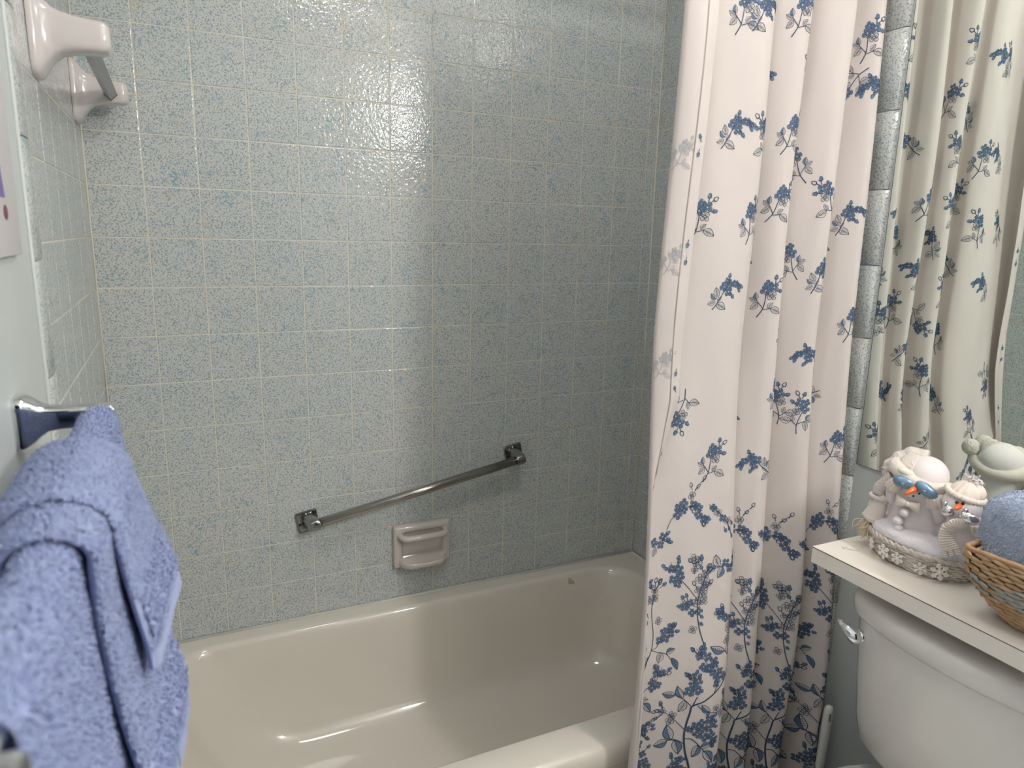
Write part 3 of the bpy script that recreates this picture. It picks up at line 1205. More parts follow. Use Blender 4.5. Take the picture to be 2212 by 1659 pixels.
            for p, r, q in (((-.008, .008), .0080, .3), ((.002, .000), .0080, .8), ((.004, .013), .0076, .1), ((.015, .013), .0070, .6), ((.022, .010), .0055, .2), ((-.002, .018), .0055, .5)):
                self.flower(X(*p), r * s, q + ang, full, mi, side)
            for p, q in (((.002, .027), 1.5), ((.031, .008), -.4), ((.012, -.008), -.8), ((.026, .002), -1.1)):
                self.bud(X(*p), A(q), .0038 * s, full, mi, side)

    def cluster(self, c, R, n, ang, full, seed, buds=4, s=1.0):
        rs = np.random.default_rng(seed)
        d = np.array([math.cos(ang), math.sin(ang)])
        nn = np.array([-d[1], d[0]])
        c = np.array(c)
        placed = []
        tries = 0
        while len(placed) < n and tries < 200:
            tries += 1
            a, q = rs.uniform(-1, 1), rs.uniform(-1, 1)
            p = c + d * a * R * 1.15 + nn * q * R * .62 * (1 - .35 * a)
            if all(np.linalg.norm(p - o) > .0128 * s for o in placed):
                placed.append(p)
        self.curve([c - d * R * 1.3, c, c + d * R * 1.5], .0007, 2)
        for p in placed:
            self.flower(p, .0092 * s * rs.uniform(.85, 1.1), rs.uniform(0, 1.5), full, (1, 2))
        for k in range(buds):
            a = ang + rs.uniform(-.9, .9)
            p = c + np.array([math.cos(a), math.sin(a)]) * R * rs.uniform(1.35, 1.9)
            self.bud(p, a, .0045 * s, rs.random() < (.85 if full else .35))
            self.stroke([p - np.array([math.cos(a), math.sin(a)]) * .008, c + d * R * .4], .0005, 2)

    def branch(self, u0, z0, seed):
        """the large flowering branch that rises from the hem; repeats across the cloth"""
        def X(px, py):
            return (u0 + (px - 1489) * .00117, z0 + (1519 - py) * .00098)
        self.curve([X(1512, 1790), X(1502, 1720), X(1492, 1655), X(1485, 1625), X(1481, 1581), X(1487, 1534), X(1490, 1519), X(1508, 1508), X(1526, 1493), X(1543, 1475), X(1554, 1456), X(1563, 1430), X(1568, 1404), X(1574, 1376)], (.0034, .0014), 2, 5)
        self.curve([X(1490, 1519), X(1494, 1506), X(1497, 1498)], .0014, 2)
        self.cluster(X(1490, 1473), .017, 6, 1.6, True, seed + 1, 5)
        self.curve([X(1488, 1519), X(1475, 1505), X(1462, 1497)], .0012, 2)
        for p, a, st in (((1462, 1497), 3.0, 'half'), ((1474, 1504), 2.0, 'half'), ((1478, 1508), 4.3, 'line')):
            self.leaf(X(*p), a, .028, st, wid=.26)
        self.curve([X(1482, 1607), X(1470, 1599), X(1452, 1600)], .0016, 2)
        for p, a, L in (((1454, 1600), 3.5, .030), ((1461, 1599), 1.9, .036), ((1466, 1600), 5.0, .032)):
            self.leaf(X(*p), a, L, 'half', wid=.30)
        self.curve([X(1483, 1594), X(1494, 1594), X(1508, 1610), X(1516, 1622)], .0014, 2)
        for p, a, L in (((1504, 1606), 4.4, .030), ((1508, 1612), .25, .026), ((1514, 1620), 5.35, .036)):
            self.leaf(X(*p), a, L, 'half', wid=.27)
        self.curve([X(1480, 1572), X(1466, 1556), X(1452, 1540)], .0010, 2)
        self.cluster(X(1448, 1538), .016, 3, 2.7, False, seed + 2, 6)
        self.curve([X(1481, 1572), X(1494, 1570), X(1504, 1572)], .0010, 2)
        self.cluster(X(1510, 1566), .020, 8, .7, True, seed + 3, 4)
        self.cluster(X(1524, 1592), .012, 3, -.7, True, seed + 4, 4)
        self.curve([X(1498, 1517), X(1512, 1530), X(1532, 1536), X(1545, 1534)], .0011, 2)
        self.cluster(X(1548, 1524), .016, 5, .9, False, seed + 5, 4)
        self.leaf(X(1520, 1532), 2.4, .024, 'half')
        self.curve([X(1526, 1492), X(1531, 1474), X(1529, 1458)], .0011, 2)
        self.cluster(X(1528, 1450), .018, 7, 2.1, True, seed + 6, 2)
        self.cluster(X(1504, 1418), .018, 5, 2.2, True, seed + 7, 4)
        self.curve([X(1562, 1432), X(1553, 1418), X(1543, 1407)], .0011, 2)
        self.leaf(X(1543, 1407), 2.75, .036, 'half', wid=.22)
        self.leaf(X(1553, 1417), 1.5, .026, 'line')
        self.cluster(X(1556, 1366), .018, 6, 1.5, False, seed + 8, 2)
        self.cluster(X(1540, 1333), .013, 2, 2.2, True, seed + 9, 6)
        self.leaf(X(1551, 1462), -.3, .018, 'line')
        # second stem
        self.curve([X(1502, 1386), X(1494, 1358), X(1489, 1328), X(1488, 1296), X(1494, 1268), X(1502, 1248), X(1514, 1236), X(1532, 1230)], (.0016, .0009), 2, 5)
        self.cluster(X(1475, 1312), .016, 6, 2.4, True, seed + 10, 3)
        self.cluster(X(1494, 1286), .018, 6, 1.4, False, seed + 11, 2)
        self.flower(X(1482, 1356), .0085, .5, False)
        self.bud(X(1497, 1330), -.6, .004)
        self.bud(X(1497, 1345), -.6, .004)
        self.cluster(X(1500, 1248), .014, 4, 1.2, False, seed + 12, 4)
        self.cluster(X(1447, 1240), .018, 7, 2.1, True, seed + 13, 4)
        self.curve([X(1488, 1296), X(1470, 1270), X(1455, 1252)], .0009, 2)
        self.cluster(X(1480, 1226), .012, 3, 1.5, False, seed + 14, 3)
        self.cluster(X(1550, 1228), .014, 5, .5, True, seed + 15, 4)
        self.leaf(X(1524, 1232), 1.9, .026, 'line')
        self.leaf(X(1530, 1232), 4.3, .024, 'half')
        # left stem
        self.curve([X(1384, 1442), X(1398, 1424), X(1409, 1396), X(1411, 1362), X(1406, 1330), X(1404, 1300), X(1410, 1280)], (.0014, .0009), 2, 5)
        self.curve([X(1409, 1394), X(1420, 1390), X(1428, 1374)], .0009, 2)
        self.cluster(X(1436, 1366), .015, 5, .8, True, seed + 16, 4)
        self.curve([X(1410, 1395), X(1424, 1402), X(1440, 1408), X(1452, 1424)], .0009, 2)
        self.leaf(X(1428, 1403), 4.6, .022, 'line', wid=.38)
        self.leaf(X(1440, 1407), .5, .020, 'half')
        self.leaf(X(1450, 1417), 5.2, .028, 'full', wid=.2)
        self.flower(X(1420, 1335), .0085, .2, False)
        self.cluster(X(1407, 1278), .016, 5, 1.5, False, seed + 17, 6)
        self.bud(X(1392, 1315), 2.3, .0042)
        self.leaf(X(1393, 1325), 4.4, .020, 'half')
        self.cluster(X(1426, 1460), .018, 8, 1.2, True, seed + 18, 5)
        self.curve([X(1414, 1470), X(1398, 1486), X(1396, 1502)], .0010, 2)
        self.leaf(X(1396, 1500), -.1, .018, 'line')
        self.leaf(X(1402, 1508), 5.4, .030, 'half', wid=.24)
        self.leaf(X(1392, 1508), 4.3, .022, 'half')
        self.cluster(X(1396, 1574), .020, 6, .3, True, seed + 19, 6)
        self.cluster(X(1404, 1640), .022, 9, 1.8, True, seed + 20, 5)
        self.cluster(X(1470, 1668), .020, 7, 1.0, True, seed + 21, 4)
        self.cluster(X(1545, 1680), .022, 7, 2.0, True, seed + 22, 4)
        self.leaf(X(1440, 1690), 2.5, .034, 'half')
        self.leaf(X(1520, 1700), .4, .036, 'half')
        self.cluster(X(1420, 1740), .022, 8, 2.0, True, seed + 23, 4)
        self.cluster(X(1500, 1760), .022, 7, 1.2, True, seed + 24, 4)
        # arching sprays at the upper end of the border
        self.curve([X(1424, 1150), X(1432, 1128), X(1448, 1112), X(1470, 1106), X(1488, 1116)], .0008, 2)
        self.cluster(X(1456, 1105), .016, 7, .1, True, seed + 25, 3)
        self.cluster(X(1484, 1122), .013, 3, -1.1, True, seed + 26, 5)
        self.curve([X(1500, 1105), X(1516, 1120), X(1532, 1140), X(1546, 1170)], .0008, 2)
        for q, (px, py) in enumerate(((1508, 1112), (1517, 1122), (1526, 1134), (1535, 1140))):
            self.flower(X(px, py), .0078, .3 * q, q % 2 == 0)
        for (px, py) in ((1540, 1158), (1547, 1174), (1533, 1160), (1546, 1148)):
            self.bud(X(px, py), -1.0, .0038)
        self.flower(X(1466, 1084), .0085, .3, False)
        self.bud(X(1463, 1062), 1.9, .0042, False)
        self.bud(X(1478, 1066), .7, .0042, False)
        self.bud(X(1489, 1050), 1.0, .0042, False)
        self.stroke([X(1466, 1084), X(1480, 1062), X(1487, 1054)], .0006, 2)
        self.cluster(X(1413, 1172), .013, 4, .6, True, seed + 27, 4)
        self.leaf(X(1404, 1182), 4.4, .018, 'line')


pr_ = Print()
for u0, z0 in ((-.004, .473), (.195, .503), (.393, .426), (.572, .392), (.766, .42)):
    pr_.branch(u0, z0, 40)
SPRIGS = [(.198, 1.808, 0, 0, 1), (.401, 1.820, 0, 0, 1), (.247, 1.806, 1, 0, 1), (.204, 1.607, 1, 0, 1), (.272, 1.600, 0, 0, -1), (.522, 1.565, 0, .2, -1), (.728, 1.800, 0, .1, 1), (.709, 1.714, 0, 2.7, 1), (.756, 1.708, 1, .5, -1),
          (.143, 1.453, 0, 0, 1), (.248, 1.450, 0, .2, 1), (.398, 1.488, 0, -.2, 1), (.592, 1.500, 0, .2, -1), (.728, 1.463, 1, .1, 1), (.212, 1.319, 1, 0, 1), (.391, 1.307, 0, 0, 1), (.534, 1.379, 0, .1, -1), (.748, 1.252, 0, 0, 1), (.590, 1.179, 1, .3, -1),
          (.129, 1.095, 0, 2.6, -1), (.583, 1.064, 0, -.5, -1), (.432, 1.113, 0, .3, 1), (.203, .997, 0, 0, 1), (.392, .966, 1, .4, -1), (.737, .992, 0, -.1, 1), (.410, 1.614, 0, -.1, 1), (.335, 1.70, 1, .2, 1), (.325, 1.52, 0, .1, -1), (.325, 1.37, 1, -.2, 1), (.315, 1.20, 0, .2, 1), (.32, 1.05, 1, 0, 1),
          (.462, 1.72, 0, .2, -1), (.460, 1.42, 1, .3, 1), (.465, 1.24, 0, 2.8, 1), (.655, 1.62, 1, -.3, 1), (.655, 1.42, 0, .3, 1), (.650, 1.27, 0, -.2, -1), (.660, 1.09, 1, 2.6, 1), (.795, 1.60, 0, 0, 1), (.795, 1.36, 1, 0, 1), (.53, 1.08, 0, .4, 1), (.600, 1.35, 1, .2, 1)]
for q, (u, z, kind, ang, fl) in enumerate(SPRIGS):
    pr_.sprig((u, z), ang, 1.12, fl, kind)
# faint show-through of the print on the turned back edge
for (u, z) in ((.045, 1.559), (.042, 1.377), (.042, 1.19)):
    pr_.sprig((u, z), .15, .80, -1, 0, True, (3, 3), -1)
for X, n, mi in pr_.P:
    b.add(X, [tuple(range(n))], mi)
b.build('curtain_cloth', [M['curtain'], M['ink'], M['ink2'], M['ink3']], sc_)
# turned hem along the leading edge with its stitching
b = MB()
uu = np.linspace(.0004, .0225, 8)
zz = np.linspace(ZB, ZT, 170)
U2, Z2 = np.meshgrid(uu, zz)
G = curtain_xyz(U2, Z2) - cloth_n(U2, Z2) * (.0011 + .0004 * np.sin(Z2 * 40))[..., None]
grid_mesh(b, G)
hp = Print()
for z in (1.587, 1.556, 1.402, 1.372, 1.17, 1.145, 1.02, .985):
    hp.bud((.0135, z), 1.2 if int(z * 1000) % 2 else -1.4, .0040, True, side=-1)
for X, n, mi in hp.P:
    b.add(X + np.array([-.0004, -.0016, 0]), [tuple(range(n))], mi)
hem_ = b.build('side_hem', [M['curtain'], M['ink'], M['ink2']], sc_)
b = MB()
G = np.array([curtain_xyz(np.array([.0222, .0232]), np.array([z, z])) - cloth_n(np.array([.0222, .0232]), np.array([z, z])) * .0019 for z in zz])
grid_mesh(b, G)
b.build('stitching', M['thread'], hem_)

rod = thing('curtain_rod', 'chrome curtain rod between the side walls above the tub', 'curtain rod', (.73, -.752, 2.03))
b = MB()
b.tube([(.002, -.752, 2.03), (XR - .002, -.752, 2.03)], .0125, 18)
b.build('rod', M['chrome'], rod)
for x in (.004, XR - .004):
    b = MB()
    b.tube([(x - .003, -.752, 2.03), (x + .003, -.752, 2.03)], .03, 20)
    b.build('flange', M['chrome'], rod)
for q, i in enumerate((2, 6, 9, 13, 17, 20, 24)):
    p = curtain_xyz(CU[i * 24], 1.97)
    b = MB()
    b.tube([(p[0], -.752 + .028 * math.cos(a), 2.0 + .045 * math.sin(a)) for a in np.linspace(0, 2 * PI, 20, endpoint=False)], .0022, 6, loop=True)
    o = b.build('curtain_ring', M['chrome'])
    tag(o, 'metal curtain ring on the chrome curtain rod', 'curtain ring', 'curtain rings on the rod')

# ------------------------------------------------------------------ snowman ornament on the shelf
M['wicker'] = mat('whitewashed_wicker', srgb(226, 219, 213), .75, vary=(55, srgb(196, 180, 168), .25))
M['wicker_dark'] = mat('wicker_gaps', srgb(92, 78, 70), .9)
M['fleece'] = mat('white_fleece', srgb(232, 224, 225), .95, sheen=.3, bump=(900, .35, .0010))
M['fleece2'] = mat('cream_fleece', srgb(228, 218, 210), .95, sheen=.3, bump=(700, .5, .0014))
M['plush'] = mat('curly_plush', srgb(226, 218, 210), .95, sheen=.3, bump=(330, .9, .004))
M['wad'] = mat('snow_wadding', srgb(230, 226, 232), .95, sheen=.2, bump=(220, .6, .003))
M['knit'] = mat('cream_rib_knit', srgb(226, 214, 204), .9, sheen=.2)
M['foil_blue'] = mat('blue_foil', srgb(104, 134, 160), .33, .3, bump=(120, .35, .003), vary=(90, srgb(126, 154, 176), .2))
M['foil_silver'] = mat('silver_foil', (.75, .76, .78, 1), .16, 1.0, bump=(110, .7, .004))
M['orange'] = mat('orange_glaze', srgb(226, 104, 40), .2, coat=.4)
M['bead'] = mat('black_bead', srgb(24, 22, 24), .15)
M['snowflake'] = mat('white_felt', srgb(234, 228, 220), .8)
M['silverline'] = mat('silver_stitch', srgb(206, 214, 220), .3, .3)

SO = Vector((1.345, -1.0, .85))
FV = Vector((-.86012903, -.51007652, 0))
RV = Vector((.51007652, -.86012903, 0))
ZV = Vector((0, 0, 1))
MF = Matrix((RV, FV, ZV)).transposed()          # local (right, front, up) axes to the room


def sp(r, f, z, o=SO):
    return o + RV * r + FV * f + ZV * z


deco = thing('snowman_ornament', 'wicker tray ornament with two plush snowmen on the white shelf', 'ornament', (1.348, -1.028, .85))
TC = Vector((1.352, -1.028))
TA, TBx, TROT = .098, .072, math.radians(-4)


def tray_pt(a, k, z):
    u, v = TA * k * math.cos(a), TBx * k * math.sin(a)
    # long axis along the wall
    x = TC.x + math.cos(TROT) * v - math.sin(TROT) * u
    y = TC.y + math.sin(TROT) * v + math.cos(TROT) * u
    return Vector((x, y, z))


b = MB()
NA = 120
for q in range(8):
    z = .8545 + .0046 * q
    k = .90 + .11 * (q / 7) ** .7
    pts = []
    for i in range(NA):
        a = 2 * PI * i / NA
        wv = .020 * math.cos(30 * a + (PI if q % 2 else 0))
        pts.append(tray_pt(a, k + wv, z + .0008 * math.sin(7 * a + q) + .003 * math.cos(a * 1.0)))
    b.tube(pts, .0026, 6, loop=True)
for i in range(60):
    a = 2 * PI * i / 60
    b.tube([tray_pt(a, .895, .852), tray_pt(a, .985, .889)], .0016, 5)
for s in (0, 1):
    pts = [tray_pt(2 * PI * i / NA, 1.02 + .022 * math.cos(24 * 2 * PI * i / NA + s * PI), .8905 + .0025 * math.sin(24 * 2 * PI * i / NA + s * PI) + .003 * math.cos(2 * PI * i / NA)) for i in range(NA)]
    b.tube(pts, .0030, 6, loop=True)
for i in range(46):
    a = 2 * PI * i / 46 + random.uniform(-.03, .03)
    b.tube([tray_pt(a, 1.01, .884), tray_pt(a + .09, 1.055, .891), tray_pt(a + .16, .99, .894)], .0020, 5)
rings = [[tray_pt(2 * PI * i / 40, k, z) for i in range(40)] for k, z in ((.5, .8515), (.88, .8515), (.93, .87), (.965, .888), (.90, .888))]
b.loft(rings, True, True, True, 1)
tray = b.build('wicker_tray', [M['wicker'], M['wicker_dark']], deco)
# wadding for snow, bulging over the front rim
b = MB()
rings = []
rs_ = np.random.default_rng(4)
for k, z in ((.93, .880), (1.0, .889), (1.02, .8955), (.97, .902), (.85, .907), (.6, .910), (.3, .911)):
    ring = []
    for i in range(64):
        a = 2 * PI * i / 64
        lobe = 1 + .02 * math.sin(5 * a + 1) + .012 * math.sin(11 * a)
        # thicker at the left front of the tray
        up = .006 * max(0, math.cos(a - 5.2))
        ring.append(tray_pt(a, k * lobe * .985, z + (up if k < 1.01 else up * .5) + .0012 * math.sin(9 * a + k * 9)))
    rings.append(ring)
b.loft(rings, True, True, True)
b.build('snow_wadding', M['wad'], deco)


def snowflake(c, n, up, R):
    n = Vector(n).normalized()
    up = (Vector(up) - n * n.dot(Vector(up))).normalized()
    sd_ = n.cross(up)
    b = MB()

    def seg(p, q, wd):
        p3 = Vector(c) + up * p[1] + sd_ * p[0]
        q3 = Vector(c) + up * q[1] + sd_ * q[0]
        d = (q3 - p3).normalized()
        s = n.cross(d)
        rings = []
        for (pp, k) in ((p3, .8), (p3 + (q3 - p3) * .12, 1), (p3 + (q3 - p3) * .88, 1), (q3, .8)):
            rings.append([pp + s * wd * k + n * .0002, pp + s * wd * k * .9 + n * .0022, pp + n * .0030, pp - s * wd * k * .9 + n * .0022, pp - s * wd * k + n * .0002])
        b.loft(rings, True, True, True)
    for k in range(6):
        a = k * PI / 3 + .2
        d = (math.sin(a), math.cos(a))
        seg((0, 0), (d[0] * R, d[1] * R), R * .13)
        for s in (-1, 1):
            a2 = a + s * .95
            m = (d[0] * R * .52, d[1] * R * .52)
            seg(m, (m[0] + math.sin(a2) * R * .34, m[1] + math.cos(a2) * R * .34), R * .10)
            m = (d[0] * R * .80, d[1] * R * .80)
            seg(m, (m[0] + math.sin(a2) * R * .22, m[1] + math.cos(a2) * R * .22), R * .09)
    b.ball(Vector(c) + n * .002, R * .2, 10, 6)
    return b.build('snowflake', M['snowflake'], deco, angle=50)


for a, R, dz in ((5.17, .0105, -.001), (4.85, .0138, -.001), (4.58, .0108, -.001), (4.20, .0110, -.004), (3.90, .0150, -.001)):
    aa = a
    p = tray_pt(aa, 1.075, .872 + dz)
    q = tray_pt(aa, 1.3, .866 + dz)
    snowflake(p, q - p + Vector((0, 0, .006)), ZV, R)


def ball_l(b, c, s, rot=None, o=SO, n=18, m=12, mi=0, e=1.0):
    R = MF @ rot if rot is not None else MF
    b.ball(sp(*c, o), s, n, m, R, mi, e)


def tube_l(b, pts, r, o=SO, n=12, squash=1.0, mi=0, up=None, cap=True):
    b.tube([sp(*p, o) for p in pts], r, n, cap, mi, squash, up=(RV * up[0] + FV * up[1] + ZV * up[2]) if up else None)


def rib_tube(b, p0, p1, r0, r1, ribs, o=SO, depth=.12, squash=1.0):
    """short ribbed knit cuff between two points"""
    A, B = sp(*p0, o), sp(*p1, o)
    d = (B - A).normalized()
    x = (Vector((0, 0, 1)) - d * d.z).normalized() if abs(d.z) < .95 else Vector((1, 0, 0))
    y = d.cross(x)
    rings = []
    n = ribs * 6
    for t, k in ((0, .80), (.04, .95), (.15, 1.04), (.5, 1.0), (.85, 1.04), (.96, .95), (1, .80)):
        r = (r0 + (r1 - r0) * t) * k
        c = A + (B - A) * t
        rings.append([c + (x * math.cos(2 * PI * j / n) + y * math.sin(2 * PI * j / n) * squash) * r * (1 + depth * math.cos(2 * PI * j * ribs / n)) for j in range(n)])
    b.loft(rings, True, True, True)


def body_loft(rows, o=SO, n=28, e=.9):
    rings = []
    for z, c, f, hw, hd in rows:
        ring = []
        for k in range(n):
            a = 2 * PI * k / n
            cx = math.copysign(abs(math.cos(a)) ** e, math.cos(a))
            sy = math.copysign(abs(math.sin(a)) ** e, math.sin(a))
            ring.append(sp(c + hw * cx, f + hd * sy, z, o))
        rings.append(ring)
    return rings


def smooth_rows(rows, k=4):
    R = np.array(rows, float)
    return catmull(R, k)


def fringe(b, c, dirv, n, L, r, o, spread=.7, seed=0):
    rs = np.random.default_rng(seed)
    for _ in range(n):
        d = Vector(dirv) + Vector(rs.normal(size=3) * spread)
        d.normalize()
        s = Vector(rs.normal(size=3))
        P = []
        p = Vector(c)
        l = L * rs.uniform(.6, 1.2)
        for t in np.linspace(0, 1, 6):
            P.append(p + d * l * t + s * l * .22 * math.sin(t * 3) + Vector((0, 0, -.35 * l * t * t)))
        tube_l(b, [tuple(q) for q in P], [r, r, r, r, r * .9, r * .6], o, 5)


# ---- the large snowman
b = MB()
b.loft(body_loft(smooth_rows([(.032, .012, .0, .043, .034), (.040, .012, .0, .047, .038), (.060, .011, .002, .0465, .040), (.080, .011, .003, .043, .039), (.098, .010, .004, .040, .037), (.110, .010, .006, .040, .037), (.125, .009, .008, .042, .040), (.140, .009, .006, .042, .040), (.158, .009, .0, .040, .036), (.172, .008, -.004, .030, .026), (.178, .008, -.004, .012, .010)])), True, True, True)
big = b.build('large_snowman', M['fleece'], deco, label='larger snowman with blue mittens over its eyes')
# the hat crown, its rolled brim and the long plush tail
b = MB()
ball_l(b, (.019, -.004, .159), (.0350, .041, .0310), Matrix.Rotation(math.radians(20), 3, 'Y'), n=28, m=16)
b.build('hat_crown', M['fleece'], big)
b = MB()
P = []
for k in range(40):
    a = 2 * PI * k / 40
    r = .010 + .0440 * math.cos(a)
    f = .004 + .047 * math.sin(a)
    z = .152 - .36 * (r - .010) + .10 * f * 0 + .004 * math.sin(2 * a + 1) + (.006 if math.sin(a) > .3 else 0) * math.sin(a)
    P.append((r, f, z))
rr = [.0108 + .0020 * math.sin(3 * 2 * PI * k / 40 + .6) for k in range(40)]
b.tube([sp(*p) for p in P], rr, 12, loop=True)
# soft drooping corner at the right, peak at the front
ball_l(b, (.046, .018, .128), (.0095, .013, .018), Matrix.Rotation(math.radians(10), 3, 'Y'))
ball_l(b, (-.012, .046, .169), (.015, .010, .0075), Matrix.Rotation(math.radians(20), 3, 'Y'))
b.build('hat_brim', M['fleece2'], big)
b = MB()
tail = catmull(np.array([(.012, -.022, .178), (-.008, -.024, .182), (-.026, -.022, .174), (-.040, -.016, .160), (-.046, -.010, .148)]), 6)
b.tube([sp(*p) for p in tail], [.0185 + .004 * math.sin(q * 1.1) * .4 - .007 * (q / len(tail)) for q in range(len(tail))], 16)
ball_l(b, (-.045, -.008, .147), (.0095, .010, .0095))
ball_l(b, (-.008, -.008, .1690), (.0270, .032, .0200), Matrix.Rotation(math.radians(-18), 3, 'Y'), n=28, m=16)
b.build('hat_tail', M['plush'], big, label='curly plush hat tail')
b = MB()
ball_l(b, (-.005, -.050, .176), (.0165, .0165, .0160), n=20, m=14)
b.build('hat_pompom', M['plush'], big)
# scarf hanging down at the left, with cuffs and a fringe
b = MB()
t1 = catmull(np.array([(-.034, .004, .143), (-.044, .006, .132), (-.052, .004, .120), (-.053, .002, .108)]), 5)
b.tube([sp(*p) for p in t1], .0115, 14, squash=.8)
b.build('scarf_upper', M['plush'], big)
b = MB()
t1 = catmull(np.array([(-.040, .004, .103), (-.048, .004, .095), (-.052, .004, .080), (-.056, .004, .066), (-.058, .004, .058)]), 5)
b.tube([sp(*p) for p in t1], [.010 + .0005 * q for q in range(len(t1))][::1], 14, squash=.8)
b.tube([sp(-.060, -.004, .093), sp(-.064, -.004, .082), sp(-.064, -.004, .068)], .006, 10)
b.build('scarf_lower', M['fleece2'], big)
for (c, d, r) in (((-.054, .004, .101), (.28, 0, .96), .0128), ((-.0585, .004, .056), (.34, 0, .94), .0140)):
    b = MB()
    d = Vector(d).normalized()
    x = d.cross(Vector((0, 1, 0))).normalized()
    pts = [sp(*(Vector(c) + (x * math.cos(a) + Vector((0, 1, 0)) * math.sin(a) * .85) * r)) for a in np.linspace(0, 2 * PI, 22, endpoint=False)]
    b.tube(pts, .0036, 8, loop=True)
    ball_l(b, c, (.011, .010, .004))
    b.build('scarf_cuff', M['fleece'], big)
b = MB()
fringe(b, (-.062, .004, .052), (-.55, .25, -.75), 46, .026, .0009, SO, .38, 3)
b.build('scarf_fringe', mat('cream_yarn', srgb(224, 208, 180), .9), big, label='cream yarn fringe')
# face
b = MB()
ball_l(b, (.004, .034, .139), (.028, .018, .022), n=20, m=14)
b.build('face', M['fleece'], big)
b = MB()
tube_l(b, [(.0075, .044, .148), (.006, .054, .1465), (.001, .064, .1435), (-.005, .072, .1395), (-.008, .075, .1375)], [.0070, .0066, .0054, .0032, .0008], n=14)
b.build('carrot_nose', M['orange'], big)
for (r, z) in ((.0125, .1365), (.0042, .1300)):
    b = MB()
    ball_l(b, (r, .0510, z), .0018, n=8, m=6)
    b.build('mouth_bead', M['bead'], big)
for (c, s, th, cu0, cu1, cr) in (((-.0125, .056, .1535), (.0185, .0085, .0105), 14, (-.024, .050, .1500), (-.0315, .043, .1350), (.0095, .0125)), ((.0215, .056, .1475), (.0215, .0090, .0105), 32, (.0355, .050, .1380), (.0420, .045, .1195), (.0125, .0155))):
    b = MB()
    ball_l(b, c, s, Matrix.Rotation(math.radians(th), 3, 'Y'), n=20, m=14)
    mt = b.build('mitten', M['foil_blue'], big, label='shiny blue mitten')
    b = MB()
    for k in range(6):
        a = k * PI / 3 + .2
        q = Vector(c) + Vector((0, s[1] + .0004, 0)) + Vector((-.001, 0, 0))
        tube_l(b, [tuple(q), tuple(q + Vector((math.cos(a) * .0065, -.0024, math.sin(a) * .0055)))], .00042, n=5)
    b.build('stitched_star', M['silverline'], mt)
    b = MB()
    rib_tube(b, cu0, cu1, cr[0], cr[1], 11)
    b.build('knit_cuff', M['knit'], mt)
for pts, rr in (([(.0410, .044, .122), (.0450, .040, .108), (.0475, .030, .094), (.0440, .022, .084)], [.0110, .0112, .0110, .0075]), ([(-.0310, .040, .132), (-.0320, .030, .120), (-.0310, .018, .108), (-.0270, .010, .098)], [.0080, .0085, .0090, .0060])):
    b = MB()
    tube_l(b, catmull(np.array(pts), 4).tolist(), np.interp(np.linspace(0, 3, 13), range(4), rr).tolist(), n=14)
    b.build('arm', M['fleece'], big)
b = MB()
for s, ex, ez in ((-1, -.0215, .1175), (1, .0170, .1095)):
    rings = []
    for t, hh, th in ((0, .0032, .0030), (.25, .0055, .0042), (.6, .0082, .0046), (.9, .0098, .0042), (1.0, .0100, .0030)):
        c = Vector((-.0030, .054, .1150)).lerp(Vector((ex, .0515, ez)), t)
        ring = []
        for k in range(20):
            a = 2 * PI * k / 20
            ring.append(sp(c.x, c.y + th * math.sin(a) * (1 + .25 * math.cos(9 * a)), c.z + hh * math.cos(a)))
        rings.append(ring)
    b.loft(rings, True, True, True)
ball_l(b, (-.0030, .056, .1150), (.0042, .0042, .0050))
b.build('bow_tie', M['knit'], big)
for c, r in (((-.0055, .0475, .0960), .0088), ((-.0140, .0455, .0775), .0090), ((-.0115, .0480, .0640), .0082)):
    b = MB()
    ball_l(b, c, r, n=16, m=10)
    b.build('pompom_button', M['fleece'], big)

# ---- the small snowman
S2 = Vector((1.345, -1.10, .85))
b = MB()
b.loft(body_loft(smooth_rows([(.036, .0, .004, .028, .024), (.050, .0, .004, .031, .027), (.075, .001, .004, .030, .026), (.100, .0, .006, .027, .024), (.115, -.004, .010, .026, .025), (.128, -.008, .012, .0285, .0285), (.140, -.009, .012, .0290, .0290), (.152, -.008, .010, .0255, .0255), (.162, -.007, .008, .014, .014)]), S2), True, True, True)
sml = b.build('small_snowman', M['fleece'], deco, label='smaller snowman with silver mittens and ribbed scarf')
b = MB()
rings = []
for t in np.linspace(0, 1, 10):
    th = t * PI / 2
    n = 60
    ring = []
    for k in range(n):
        a = 2 * PI * k / n
        R = math.cos(th) * (1 + .045 * math.cos(15 * a))
        ring.append(sp(-.006 + .0275 * R * math.cos(a) + .006 * t, .008 + .0280 * R * math.sin(a) - .006 * t, .153 + .0235 * math.sin(th), S2))
    rings.append(ring)
b.loft(rings, True, True, True)
b.build('knit_hat', M['knit'], sml)
b = MB()
P = []
nk = 150
for k in range(nk):
    a = 2 * PI * k / nk
    P.append(sp(-.007 + .0270 * math.cos(a), .010 + .0275 * math.sin(a), .1535 - .22 * .0285 * math.cos(a), S2))
b.tube(P, [.0050 + .0008 * math.cos(30 * 2 * PI * k / nk) for k in range(nk)], 10, loop=True)
b.build('hat_band', M['knit'], sml)
b = MB()
fringe(b, (.0, .0, .172), (.2, .2, .85), 60, .021, .0009, S2, .75, 9)
b.build('yarn_pompom', M['fleece'], sml)
for r in (-.0170, -.0085):
    b = MB()
    ball_l(b, (r, .0395 if r < -.01 else .0402, .1462), .0026, n=10, m=8, o=S2)
    b.build('eye', M['bead'], sml)
b = MB()
tube_l(b, [(-.0125, .036, .1415), (-.0135, .044, .1410), (-.0165, .052, .1400), (-.0190, .057, .1392)], [.0052, .0050, .0036, .0012], S2, 12)
b.build('carrot_nose', M['orange'], sml)
b = MB()
